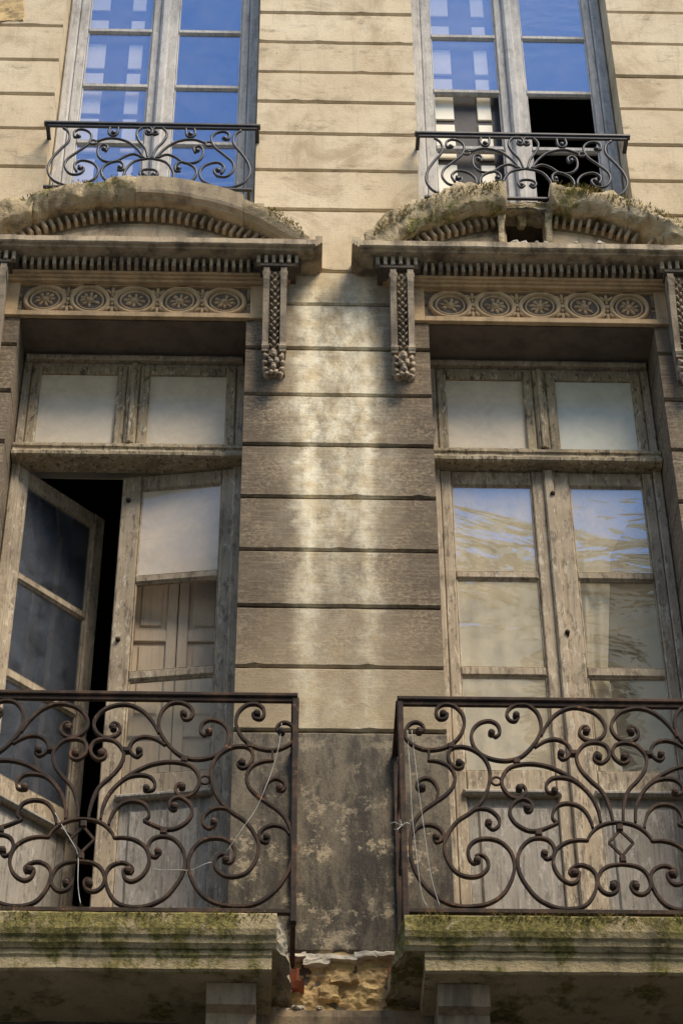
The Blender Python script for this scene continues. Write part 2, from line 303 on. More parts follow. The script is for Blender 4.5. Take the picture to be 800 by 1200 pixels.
# ------------------------------------------------------------------ mesh helpers
OFF = {}                                                     # world offset of a parent's own space
class MB:
    def __init__(s): s.v = []; s.f = []
    def quadbox(s, p):                                       # eight corners, bottom ring then top ring
        b = len(s.v); s.v += [tuple(q) for q in p]
        s.f += [tuple(b+i for i in q) for q in ((0, 3, 2, 1), (4, 5, 6, 7), (0, 1, 5, 4), (1, 2, 6, 5), (2, 3, 7, 6), (3, 0, 4, 7))]
        return s
    def box(s, x0, x1, y0, y1, z0, z1):
        return s.quadbox([(x0, y0, z0), (x1, y0, z0), (x1, y1, z0), (x0, y1, z0), (x0, y0, z1), (x1, y0, z1), (x1, y1, z1), (x0, y1, z1)])
    def cbox(s, x0, x1, y0, y1, z0, z1, c=0.006):
        """box whose front (towards the street) edges are chamfered"""
        b = len(s.v)
        s.v += [(x0, y1, z0), (x1, y1, z0), (x1, y1, z1), (x0, y1, z1), (x0, y0+c, z0), (x1, y0+c, z0), (x1, y0+c, z1), (x0, y0+c, z1),
                (x0+c, y0, z0+c), (x1-c, y0, z0+c), (x1-c, y0, z1-c), (x0+c, y0, z1-c)]
        s.f += [tuple(b+i for i in q) for q in ((0, 3, 2, 1), (8, 9, 10, 11)[::1], (4, 5, 9, 8), (5, 6, 10, 9), (6, 7, 11, 10), (7, 4, 8, 11),
                                               (0, 1, 5, 4), (1, 2, 6, 5), (2, 3, 7, 6), (3, 0, 4, 7))]
        return s
    def prism(s, prof, x0, x1, seg=1, jit=0.0, sc=6.0):
        """profile of (y, z) points swept along x, its ends capped; jit roughens it"""
        n = len(prof); b = len(s.v)
        for i in range(seg+1):
            x = x0+(x1-x0)*i/seg
            for (y, z) in prof:
                if jit:
                    d = mnoise.noise_vector(Vector((x*sc, y*sc, z*sc)))*jit + mnoise.noise_vector(Vector((x*sc*4, y*sc*4, z*sc*4)))*jit*0.4
                    s.v.append((x, y+d.y, z+d.z))
                else: s.v.append((x, y, z))
        for i in range(seg):
            for j in range(n):
                a = b+i*n+j; c = b+i*n+(j+1) % n
                s.f.append((a, c, c+n, a+n))
        s.f.append(tuple(b+j for j in range(n))[::-1]); s.f.append(tuple(b+seg*n+j for j in range(n)))
        return s
    def bar(s, pts, r, ry):
        """flat forged bar, thinner towards both ends"""
        pts = [Vector(p) for p in pts]; b = len(s.v); n = len(pts); d = [0.0]
        for p, q in zip(pts, pts[1:]): d.append(d[-1]+(q-p).length)
        for i, p in enumerate(pts):
            t = (pts[min(i+1, n-1)]-pts[max(i-1, 0)]).normalized(); u = t.cross(Vector((0, 1, 0))).normalized()
            e = min(d[i], d[-1]-d[i]); k_ = 0.70+0.30*min(1.0, e/0.10)+0.05*mnoise.noise(p*17)
            for a, c in ((1, 0.72), (0.72, 1), (-0.72, 1), (-1, 0.72), (-1, -0.72), (-0.72, -1), (0.72, -1), (1, -0.72)):
                s.v.append(tuple(p+u*a*r*k_+Vector((0, c*ry*(0.8+0.2*k_), 0))))
        for i in range(n-1):
            for j in range(8):
                a = b+i*8+j; c = b+i*8+(j+1) % 8
                s.f.append((a, c, c+8, a+8))
        s.f.append(tuple(b+j for j in range(8))[::-1]); s.f.append(tuple(b+(n-1)*8+j for j in range(8)))
        return s
    def tube(s, pts, r, sides=6, ry=None, cap=True):
        """round or oval bar along pts; ry is its half thickness across the plane (y)"""
        pts = [Vector(p) for p in pts]; b = len(s.v); ry = ry or r; n = len(pts)
        for i, p in enumerate(pts):
            t = (pts[min(i+1, n-1)]-pts[max(i-1, 0)])
            if t.length < 1e-9: t = Vector((0, 0, 1))
            t.normalize()
            ax = Vector((0, 1, 0))
            if abs(t.y) > 0.9: ax = Vector((1, 0, 0))
            u = t.cross(ax).normalized(); v2 = u.cross(t).normalized()
            for j in range(sides):
                a = 2*math.pi*(j+0.5)/sides
                s.v.append(tuple(p+u*math.cos(a)*r+v2*math.sin(a)*ry))
        for i in range(n-1):
            for j in range(sides):
                a = b+i*sides+j; c = b+i*sides+(j+1) % sides
                s.f.append((a, c, c+sides, a+sides))
        if cap:
            s.f.append(tuple(b+j for j in range(sides))[::-1]); s.f.append(tuple(b+(n-1)*sides+j for j in range(sides)))
        return s
    def ball(s, c, r, seg=8, rings=5, jit=0.0, rot=None):
        c = Vector(c); b = len(s.v); rx, ry, rz = r if isinstance(r, tuple) else (r, r, r)
        pt = [(0, 0, 1)]
        for i in range(1, rings):
            ph = math.pi*i/rings
            for j in range(seg):
                th = 2*math.pi*j/seg; pt.append((math.sin(ph)*math.cos(th), math.sin(ph)*math.sin(th), math.cos(ph)))
        pt.append((0, 0, -1))
        for p in pt:
            q = Vector((p[0]*rx, p[1]*ry, p[2]*rz))
            if jit: q *= 1+jit*mnoise.noise(Vector(p)*1.7+c*7)
            if rot: q = rot @ q
            s.v.append(tuple(c+q))
        for j in range(seg): s.f.append((b, b+1+j, b+1+(j+1) % seg))
        for i in range(rings-2):
            for j in range(seg):
                a = b+1+i*seg+j; d = b+1+i*seg+(j+1) % seg
                s.f.append((a, a+seg, d+seg, d))
        e = len(s.v)-1; o = b+1+(rings-2)*seg
        for j in range(seg): s.f.append((e, o+(j+1) % seg, o+j))
        return s
    def lump(s, p, n=8, jit=0.01, sc=14.0):
        """a rough block: box given by eight corners, its faces cut into n x n and broken up"""
        p = [Vector(q) for q in p]; idx = {}
        def at(u, v, w_):
            key = (u, v, w_)
            if key in idx: return idx[key]
            a, b, c = u/n, v/n, w_/n
            q = ((p[0]*(1-a)+p[1]*a)*(1-b)+(p[3]*(1-a)+p[2]*a)*b)*(1-c)+((p[4]*(1-a)+p[5]*a)*(1-b)+(p[7]*(1-a)+p[6]*a)*b)*c
            q = q+mnoise.noise_vector(q*sc)*jit+mnoise.noise_vector(q*sc*3.3)*jit*0.5
            s.v.append(tuple(q)); idx[key] = len(s.v)-1; return idx[key]
        for i in range(n):
            for j in range(n):
                for k_ in (0, n):
                    s.f.append((at(i, j, k_), at(i+1, j, k_), at(i+1, j+1, k_), at(i, j+1, k_)))
                    s.f.append((at(i, k_, j), at(i+1, k_, j), at(i+1, k_, j+1), at(i, k_, j+1)))
                    s.f.append((at(k_, i, j), at(k_, i+1, j), at(k_, i+1, j+1), at(k_, i, j+1)))
        return s
    def mesh(s, name, mat, off=(0, 0, 0), smooth=False):
        me = bpy.data.meshes.new(name); o = Vector(off)
        me.from_pydata([tuple(Vector(p)-o) for p in s.v], [], s.f); me.materials.append(mat)
        import bmesh
        bm = bmesh.new(); bm.from_mesh(me); bmesh.ops.recalc_face_normals(bm, faces=bm.faces); bm.to_mesh(me); bm.free()
        if smooth:
            for p in me.polygons: p.use_smooth = True
        me.update(); return me
    def build(s, name, mat, parent=None, smooth=False):
        """vertices are in world coordinates; parented parts are moved into the parent's space"""
        off = OFF.get(parent.name, Vector()) if parent else Vector()
        o = bpy.data.objects.new(name, s.mesh(name, mat, off, smooth)); COL.objects.link(o)
        if parent: o.parent = parent
        OFF[o.name] = Vector(off)
        return o
    def thing(s, name, mat, label, cat, group=None, base=None, smooth=False):
        base = Vector(base) if base else Vector(s.v[0])
        o = bpy.data.objects.new(name, s.mesh(name, mat, base, smooth)); o.location = base; COL.objects.link(o)
        OFF[o.name] = base; tag(o, label, cat, group); return o

def tag(o, label, cat, group=None):
    o["label"] = label; o["category"] = cat
    if group: o["group"] = group
def thing(name, loc, label, cat, group=None):
    o = bpy.data.objects.new(name, None); o.location = loc; o.empty_display_size = 0.2; COL.objects.link(o)
    OFF[o.name] = Vector(loc); tag(o, label, cat, group); return o
def inst(name, me, parent, loc, rot=(0, 0, 0), scale=(1, 1, 1)):
    """a copy of a small piece: shared mesh at a world place, as a part of parent"""
    o = bpy.data.objects.new(name, me); COL.objects.link(o); o.parent = parent
    o.location = Vector(loc)-OFF.get(parent.name, Vector()); o.rotation_euler = rot; o.scale = scale; return o
def structure(o): o["kind"] = "structure"; return o

def smooth_line(p, k=4):
    """Catmull-Rom through (x, z) points"""
    out = []; n = len(p)
    for i in range(n-1):
        a, b, c, d = p[max(i-1, 0)], p[i], p[i+1], p[min(i+2, n-1)]
        for j in range(k):
            t = j/k; t2 = t*t; t3 = t2*t
            out.append(tuple(0.5*(2*b[m]+(c[m]-a[m])*t+(2*a[m]-5*b[m]+4*c[m]-d[m])*t2+(3*b[m]-a[m]-3*c[m]+d[m])*t3) for m in (0, 1)))
    out.append(tuple(p[-1])); return out

# ------------------------------------------------------------------ ground
structure(MB().box(-250, 250, -250, 250, -0.5, 0.0).thing('street', M['asphalt'], 'grey stone paved street running between the two houses', 'street'))

# ------------------------------------------------------------------ the house
L0, L1, R0, R1 = -1.832, -0.556, 0.474, 1.757        # french window openings
U0, U1, V0, V1 = -1.795, -0.531, 0.453, 1.735        # upper window openings
ZL, ZB, ZU = 11.172, 6.98, 12.14                     # lintel edge, door sill, upper sill
house = thing('stone_house', (-0.04, 0, 0), 'old limestone town house with soot stained wall and two carved window hoods', 'house')
BK = 0.022                                           # joints go this deep

# rubble core of the wall behind the ashlar, its mortar showing in the joints
mb = MB()
XA, XB = -9.0, 9.0
def core(x0, x1, z0, z1): mb.box(x0, x1, BK, 0.34, z0, z1)
core(XA, XB, 0, 6.98)
g_ = 0.012
for a, b in ((XA, L0-g_), (L1+g_, R0-g_), (R1+g_, XB)): core(a, b, 6.98, ZL)
core(XA, XB, ZL+0.01, 11.66); core(XA, XB, 12.045, ZU-0.02); core(XA, 0.935, 11.66, 12.045); core(1.175, XB, 11.66, 12.045)
for a, b in ((XA, U0-g_), (U1+g_, V0-g_), (V1+g_, XB)): core(a, b, ZU-0.02, 15.1)
core(XA, XB, 15.1, 15.7)
mb.build('wall_core', M['under'], house)
mb = MB(); mb.box(XA, XB, 0.34, 9.5, 15.7, 15.95); mb.box(XA, XB, -0.35, 0.34, 15.72, 15.9)
mb.build('roof', M['slate'], house)
mb = MB(); mb.box(XA, XA+0.3, 0.36, 9.2, 0, 15.69); mb.box(XB-0.3, XB, 0.36, 9.2, 0, 15.69); mb.box(XA, XB, 9.2, 9.5, 0, 15.69)
mb.build('rear_wall', M['under'], house)
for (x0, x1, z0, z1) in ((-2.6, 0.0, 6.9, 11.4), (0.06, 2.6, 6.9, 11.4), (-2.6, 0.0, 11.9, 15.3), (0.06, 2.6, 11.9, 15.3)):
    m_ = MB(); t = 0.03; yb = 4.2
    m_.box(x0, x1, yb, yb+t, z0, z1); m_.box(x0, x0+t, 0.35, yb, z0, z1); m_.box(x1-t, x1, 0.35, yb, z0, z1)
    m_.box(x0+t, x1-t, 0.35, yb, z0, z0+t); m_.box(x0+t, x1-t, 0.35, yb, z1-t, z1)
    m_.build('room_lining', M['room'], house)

# ashlar courses
def block(x0, x1, z0, z1, y1=0.33, mat=None, name='stone_block'):
    """one course of stone: worn chamfers along the joints"""
    jo = 0.0055; c = 0.011
    y0 = random.uniform(-0.003, 0.003)
    zt, zb = z1-jo, z0+jo
    seg = max(6, min(30, int((min(x1, 2.6)-max(x0, -2.6))*22)))
    b = MB(); prof_n = 6
    for i in range(seg+1):
        x = x0+(x1-x0)*i/seg
        def wv(s_): 
            q = Vector((x*9, s_*13.7, z0*5)); n1 = mnoise.noise(q); n2 = mnoise.noise(q*3.1)
            return n1, n2
        a1, a2 = wv(1); b1, b2 = wv(2)
        ct = c*(1.0+0.22*a1+0.25*a2); cb = c*(1.0+0.22*b1+0.25*b2)
        if b2 > 0.48: cb *= 1.6                       # chips off the lower arris
        b.v += [(x, y1, zb), (x, y0+cb, zb), (x, y0, zb+cb), (x, y0, zt-ct), (x, y0+ct, zt), (x, y1, zt)]
    for i in range(seg):
        for j in range(prof_n):
            p = i*prof_n+j; q = i*prof_n+(j+1) % prof_n
            b.f.append((p, q, q+prof_n, p+prof_n))
    b.f.append(tuple(range(prof_n))[::-1]); b.f.append(tuple(seg*prof_n+j for j in range(prof_n)))
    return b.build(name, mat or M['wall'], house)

ZP = [7.062, 8.294, 8.687, 9.076, 9.454, 9.825, 10.205, 10.587, 10.952, 11.316, 11.598]
for a, b in zip(ZP, ZP[1:]): block(L1, R0, a, b)
for a, b in zip([6.9]+ZP[1:], ZP[1:]):
    block(-3.6, L0, a, b); block(R1, 3.6, a, b)
UL = [12.14, 12.497, 12.863, 13.2, 13.547, 13.906, 14.25, 14.6, 15.1]
UP = [12.141, 12.504, 12.855, 13.167, 13.47, 13.782, 14.094, 14.41, 14.74, 15.1]
UR = [12.14, 12.458, 12.80, 13.154, 13.484, 13.825, 14.167, 14.5, 14.84, 15.1]
for a, b in zip(UL, UL[1:]): block(-3.6, U0, a, b)
for a, b in zip(UP, UP[1:]): block(U1, V0, a, b)
for a, b in zip(UR, UR[1:]): block(V1, 3.6, a, b)
for a, b in ((-3.6, -1.20), (-1.195, 0.935), (1.175, 3.6)): block(a, b, 11.598, 12.14, 0.02)
block(0.94, 1.17, 12.04, 12.14, 0.02)
# lintels over the french windows and their plain soffits
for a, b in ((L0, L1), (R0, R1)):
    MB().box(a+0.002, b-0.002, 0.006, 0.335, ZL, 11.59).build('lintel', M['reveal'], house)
# plain stone far to both sides and high up, as a wall goes on
for a, b in ((-9.0, -3.61), (3.61, 9.0)):
    zz = 0.0
    while zz < 15.2:
        block(a, b, zz, min(zz+0.38, 15.4), 0.02); zz += 0.38
block(-3.6, 3.6, 15.1, 15.6, 0.3)

# upper sills
for a, b in ((U0, U1), (V0, V1)):
    MB().prism([(-0.06, 12.05), (-0.06, 12.12), (0.02, 12.155), (0.33, 12.165), (0.33, 12.05)], a-0.06, b+0.06, 14, 0.004).build('window_sill', M['cornice'], house)

# ------------------------------------------------------------------ window hoods
den_m = MB()
den_m.cbox(-0.0105, 0.0105, -0.052, 0.0, -0.038, 0.038, 0.006)
DENT = den_m.mesh('dentil', M['dentil'])
def arcz(x, r=1.22): return r-math.sqrt(max(r*r-x*x, 0.0))      # drop of the arch at x from its centre

def ros_mesh(seed):
    b = MB(); rr = random.Random(seed); npet = rr.choice((8, 9, 10))
    def ring(rad, wdt, y0, y1, n=28):
        base = len(b.v)
        for i in range(n):
            a = 2*math.pi*i/n; ca, sa = math.cos(a), math.sin(a)
            for (rr, yy) in ((rad-wdt, 0.0), (rad-wdt*0.6, y1), (rad+wdt*0.6, y1), (rad+wdt, 0.0)):
                b.v.append((ca*rr, yy, sa*rr))
        for i in range(n):
            for j in range(3):
                p = base+i*4+j; q = base+((i+1) % n)*4+j
                b.f.append((p, q, q+1, p+1))
    ring(0.097, 0.013, 0, -0.020); ring(0.071, 0.006, 0, -0.012)
    for i in range(npet):
        if rr.random() < 0.06: continue
        a = 2*math.pi*i/npet+rr.uniform(-.07, .07)
        rot = Matrix.Rotation(-a, 3, 'Y')
        b.ball((math.cos(a)*0.037, -0.004, math.sin(a)*0.037), (0.020*rr.uniform(.85, 1.1), 0.014*rr.uniform(.6, 1.1), 0.0092*rr.uniform(.8, 1.1)), 8, 4, 0.4, rot)
    b.ball((0, -0.008, 0), (0.016, 0.016, 0.016), 8, 5)
    ring(0.0185, 0.004, 0, -0.012, 12)
    return b.mesh('rosette', M['frieze'], smooth=True)
def sprig_mesh():
    b = MB()
    for sz in (-1, 1):
        for a, ln in ((-0.75, 0.030), (0.0, 0.036), (0.75, 0.030)):
            rot = Matrix.Rotation(a*sz, 3, 'Y')
            tip = Vector((math.sin(a)*0.026, -0.004, sz*(0.034+math.cos(a)*0.022)))
            b.ball(tip, (0.0085, 0.012, ln*0.62), 7, 4, 0, rot)
        b.ball((0, -0.005, sz*0.024), (0.009, 0.012, 0.009), 7, 4)
    b.cbox(-0.012, 0.012, -0.016, 0.002, -0.010, 0.010, 0.004)
    return b.mesh('sprig', M['frieze'], smooth=True)
SPR = sprig_mesh()

def hood(xc, half, rough, broken):
    zt = 11.625
    # crown of the horizontal cornice with returns at both ends
    prof = [(0.0, 11.556), (-0.196, 11.556), (-0.200, 11.566), (-0.218, 11.570), (-0.225, 11.578), (-0.225, 11.618), (-0.219, zt), (0.0, zt+0.03)]
    b = MB(); b.prism(prof, xc-half, xc+half, 60, 0.0035, 9)
    for sx in (-1, 1):                                           # steps of the end returns
        x = xc+sx*half
        for i, (dx, za, zb) in enumerate(((0.012, 11.564, 11.622), (0.026, 11.580, 11.634), (0.040, 11.597, 11.655))):
            b.box(min(x, x+sx*dx), max(x, x+sx*dx), -0.225+0.004*i, 0.0, za, zb)
    hd = b.build('window_hood', M['cornice'], house)
    # corona and bed mouldings
    b = MB()
    b.prism([(0, 11.482), (-0.082, 11.482), (-0.082, 11.556), (0, 11.556)], xc-half+0.11, xc+half-0.11, 30, 0.002)
    for sx in (-1, 1):                                           # blocks over the consoles break forward
        a = xc+sx*(half-0.215); b.box(a-0.135, a+0.135, -0.130, -0.08, 11.486, 11.553)
        b.box(a-0.10, a+0.10, -0.158, -0.05, 11.464, 11.484)
    b.build('bed_moulding', M['under'], hd)  # black staining that also paints shade into the gaps between the dentils
    b = MB()
    b.prism([(0, 11.470), (-0.076, 11.470), (-0.084, 11.476), (-0.084, 11.4818), (0, 11.4818)], xc-half+0.14, xc+half-0.14, 30, 0.0015)
    b.prism([(0, 11.457), (-0.058, 11.457), (-0.064, 11.462), (-0.064, 11.4698), (0, 11.4698)], xc-half+0.16, xc+half-0.16, 30, 0.0015)
    b.prism([(0, 11.442), (-0.038, 11.442), (-0.044, 11.448), (-0.044, 11.4568), (0, 11.4568)], xc-half+0.18, xc+half-0.18, 30, 0.0015)
    b.build('fillet', M['frieze'], hd)
    n = 31; w_ = 2*(half-0.36)
    for i in range(n):
        x = xc-w_/2+w_*(i+0.5)/n
        inst('dentil', DENT, hd, (x, -0.081, 11.519), (0, random.uniform(-.05, .05), 0), (random.uniform(.85, 1.05), random.uniform(.75, 1.02), random.uniform(.88, .96)))
    for sx in (-1, 1):
        for i in range(6):
            x = xc+sx*(half-0.215)+(i-2.5)*0.0435
            inst('dentil', DENT, hd, (x, -0.129, 11.519), (0, 0, 0), (random.uniform(.9, 1.05), random.uniform(.6, .8), .9))
    # tympanum
    b = MB(); N = 48; hw = half-0.06
    zc0 = 12.018
    def tymp(zoff, y, name, mat):
        for lo_, hi_ in (((-9, -0.175), (0.065, 9)) if broken else ((-9, 9),)): tymp_run(zoff, y, name, mat, lo_, hi_)
    def tymp_run(zoff, y, name, mat, lo_, hi_):
        q = MB(); top = []
        for i in range(N+1):
            x = -hw+2*hw*i/N
            top.append((x, max(zc0-arcz(x)+zoff, 11.63)))
        for i in range(N):
            (xa, za), (xb, zb) = top[i], top[i+1]
            if za < 11.632 and zb < 11.632: continue
            if not lo_ < (xa+xb)/2 < hi_: continue
            q.quadbox([(xc+xa, y, 11.61), (xc+xb, y, 11.61), (xc+xb, 0.01, 11.61), (xc+xa, 0.01, 11.61), (xc+xa, y, za), (xc+xb, y, zb), (xc+xb, 0.01, zb), (xc+xa, 0.01, za)])
        return q.build(name, mat, hd)
    tymp(-0.005, -0.040, 'tympanum_moulding', M['arch']); 
    q = tymp(-0.135, -0.066, 'tympanum_panel', M['arch'])
    tymp(-0.092, -0.053, 'tympanum_fillet', M['arch'])
    # dentils along the arch
    s_ = -0.92
    while s_ < 0.93:
        z = zc0-0.045-arcz(s_)
        gap = broken and -0.16 < s_ < 0.10
        if z > 11.635 and not gap:
            sl_ = math.asin(s_/1.22)
            if not (rough and random.random() < 0.05):
                inst('dentil', DENT, hd, (xc+s_, -0.062, z), (0, sl_, 0), (random.uniform(.9, 1.1), random.uniform(.8, 1.1), random.uniform(.85, 1.0)))
        s_ += 0.0475*math.cos(math.asin(max(-1, min(1, s_/1.22))))
    # the arched cornice itself, built in stones; worn ones are lumpy
    def arch_piece(xa, xb, jit, mat, name, dz=0.0, lump=0.0, fr=0.0):
        q = MB(); n = max(6, int((xb-xa)*(70 if jit > 0.008 else 36)))
        pr = [(0.0, -0.118), (-0.07, -0.118), (-0.12, -0.12), (-0.165, -0.118), (-0.172, -0.105), (-0.196, -0.09), (-0.202, -0.07), (-0.212, -0.035), (-0.216, 0.0), (-0.18, 0.018), (-0.12, 0.028), (-0.06, 0.038), (0.0, 0.045)]
        for i in range(n+1):
            x = xa+(xb-xa)*i/n
            zc = 12.135-arcz(x)
            for (y, z) in pr:
                v = Vector((xc+x, y-(fr if y < -0.15 else 0), zc+z+(dz if z > -0.05 else 0)))
                v.z = max(v.z, 11.62+0.03*(z > -0.02))
                if jit:
                    d = mnoise.noise_vector(v*7)*jit+mnoise.noise_vector(v*23)*jit*0.6
                    d.x = 0 if i in (0, n) else d.x
                    up = lump*max(0, mnoise.noise(v*5+Vector((3, 1, 2)))+0.25) if z > -0.04 else 0
                    v += d+Vector((0, 0, up))
                q.v.append(tuple(v))
        m = len(pr)
        for i in range(n):
            for j in range(m):
                a = i*m+j; c = i*m+(j+1) % m
                q.f.append((a, c, c+m, a+m))
        q.f.append(tuple(range(m))[::-1]); q.f.append(tuple(n*m+j for j in range(m)))
        return q.build(name, mat, hd, smooth=jit > 0.008)
    return hd, arch_piece

HL, apL = hood(-1.19, 1.02, False, False)
apL(-0.985, -0.62, 0.032, M['mossy'], 'arch_stone', 0.02, 0.10)
apL(-0.62, -0.03, 0.030, M['mossy'], 'arch_stone', 0.005, 0.09, 0.005)
apL(-0.03, 0.60, 0.0035, M['arch'], 'arch_stone', 0.035)
apL(0.603, 0.985, 0.006, M['mossy'], 'arch_stone', 0.0)
HR, apR = hood(1.11, 1.03, True, True)
apR(-0.995, -0.55, 0.034, M['rough'], 'arch_stone', 0.02, 0.13)
apR(-0.55, -0.16, 0.034, M['rough'], 'arch_stone', 0.02, 0.10)
apR(0.10, 0.55, 0.036, M['rough'], 'arch_stone', 0.015, 0.11)
apR(0.55, 0.995, 0.038, M['rough'], 'arch_stone', 0.0, 0.14)
# the crown of the right hood has fallen away: a raw socket and the stump behind it
b = MB()
nx, nz = 22, 14
for i in range(nx+1):
    for j in range(nz+1):
        x = 1.11-0.175+0.29*i/nx; t = j/nz
        z = 12.005+0.135*t
        y = -0.150+0.07*t
        d = mnoise.noise_vector(Vector((x*9, z*9, 3)))*0.022+mnoise.noise_vector(Vector((x*30, z*30, 7)))*0.008
        b.v.append((x, y+d.y, z+d.z))
for i in range(nx):
    for j in range(nz):
        a = i*(nz+1)+j; b.f.append((a, a+nz+1, a+nz+2, a+1))
nf = len(b.v)
b.v += [(x, 0.0, z) for (x, y, z) in b.v[:nf]]
for i in range(nx):
    a = i*(nz+1); c = a+nz
    b.f.append((a, a+nf, a+nz+1+nf, a+nz+1)); b.f.append((c, c+nz+1, c+nz+1+nf, c+nf))
for j in range(nz):
    a = j; c = nx*(nz+1)+j
    b.f.append((a, a+1, a+1+nf, a+nf)); b.f.append((c, c+nf, c+1+nf, c+1))
b.build('broken_socket', M['raw'], HR, smooth=True)
b = MB(); b.box(0.90, 1.21, 0.342, 0.36, 11.60, 12.10); b.build('socket_back', M['room'], HR)  # dark plate added to paint the hole's deep shade
b = MB()
for x0, x1 in ((0.905, 0.930), (1.180, 1.205)):
    b.lump([(x0, -0.10, 11.74), (x1, -0.10, 11.74), (x1, -0.01, 11.64), (x0, -0.01, 11.64), (x0-0.01, -0.14, 12.05), (x1+0.01, -0.14, 12.05), (x1, -0.01, 12.05), (x0, -0.01, 12.05)], 6, 0.010, 15)
b.lump([(0.925, -0.12, 12.005), (1.185, -0.12, 12.01), (1.185, -0.01, 12.02), (0.925, -0.01, 12.02), (0.92, -0.15, 12.06), (1.19, -0.15, 12.06), (1.19, -0.01, 12.06), (0.92, -0.01, 12.06)], 10, 0.014, 15)
b.lump([(1.03, -0.07, 11.95), (1.06, -0.07, 11.945), (1.06, -0.03, 11.95), (1.03, -0.03, 11.95), (1.01, -0.10, 12.03), (1.08, -0.10, 12.03), (1.08, -0.03, 12.03), (1.01, -0.03, 12.03)], 5, 0.010, 15)
b.build('socket_edge', M['rough'], HR)
b = MB()
for i in range(26):
    x = random.uniform(0.9, 1.5); r_ = random.uniform(0.006, 0.02)
    b.ball((x, random.uniform(-0.215, -0.15), 11.632+r_*0.4), (r_*1.4, r_, r_*0.7), 6, 4, 0.5)
o = b.build('rubble_crumb', M['plaster'], HR); o["kind"] = "stuff"
# grass and moss tufts on the right hood and on the left hood's worn half
def tufts(parent, xc, spans, n, hgt):
    q = MB(); rr = random.Random(5)
    for i in range(n):
        a, b2 = rr.choice(spans); x = rr.uniform(a, b2); y = rr.uniform(-0.225, -0.08)
        z = max(12.135-arcz(x)+0.01+(0.05 if y > -0.18 else 0.0)+rr.uniform(-0.05, 0.035), 11.64)
        for k_ in range(4):
            az = rr.uniform(0, 6.28); ln = hgt*rr.uniform(0.4, 1.2); tip = Vector((math.cos(az)*ln*0.7, math.sin(az)*ln*0.7-0.01, ln*rr.uniform(0.2, 0.9)))
            p0 = Vector((xc+x, y, z)); wv_ = Vector((math.sin(az), -math.cos(az), 0))*0.0035
            i0 = len(q.v); q.v += [tuple(p0-wv_), tuple(p0+wv_), tuple(p0+tip)]; q.f.append((i0, i0+1, i0+2))
    o_ = q.build('moss_tuft', M['moss'], parent); o_["kind"] = "stuff"
k = Mat("dry_moss"); n_ = k.noise(9, 4, 0.6)
M['moss'] = k.done(k.bsdf(k.mix(k.rng(n_, 0.35, 0.65), (0.17, 0.155, 0.05), (0.45, 0.37, 0.17)), 0.9))
tufts(HR, 1.11, ((-0.95, -0.17), (0.12, 0.98)), 1900, 0.020)
tufts(HL, -1.19, ((-0.97, -0.05), (0.75, 0.95)), 600, 0.013)

# frieze of rosettes under each hood
def frieze(x0, x1, zr):
    fx0, fx1 = x0-0.02, x1+0.02
    b = MB(); z0, z1 = 11.212, 11.441; yf = -0.022
    ex0, ex1 = x0-0.135, x1+0.135
    b.box(ex0, ex1, 0.012, 0.02, ZL+0.004, 11.50)
    b.cbox(ex0, fx0, yf, 0.012, ZL, 11.4405, 0.003); b.cbox(fx1, ex1, yf, 0.012, ZL, 11.4405, 0.003)
    b.cbox(fx0, fx1, yf, 0.012, ZL, z0, 0.003); b.box(fx0, fx1, yf+0.01, 0.012, z1-0.008, 11.4405)
    f = b.build('frieze_panel', M['frieze'], house)
    n = 5; st = (fx1-fx0-0.04)/n
    for i in range(n):
        x = fx0+0.02+st*(i+0.5)
        inst('rosette', ros_mesh(random.random()), f, (x, 0.010, zr), (0, random.uniform(0, 3), 0), (1.16, 1.1, 1.06))
        if i < n-1: inst('sprig', SPR, f, (x+st/2, 0.008, zr), (0, 0, 0), (1.35, 1.2, 1.4))
    return f
frieze(L0, L1, 11.325); frieze(R0, R1, 11.325)

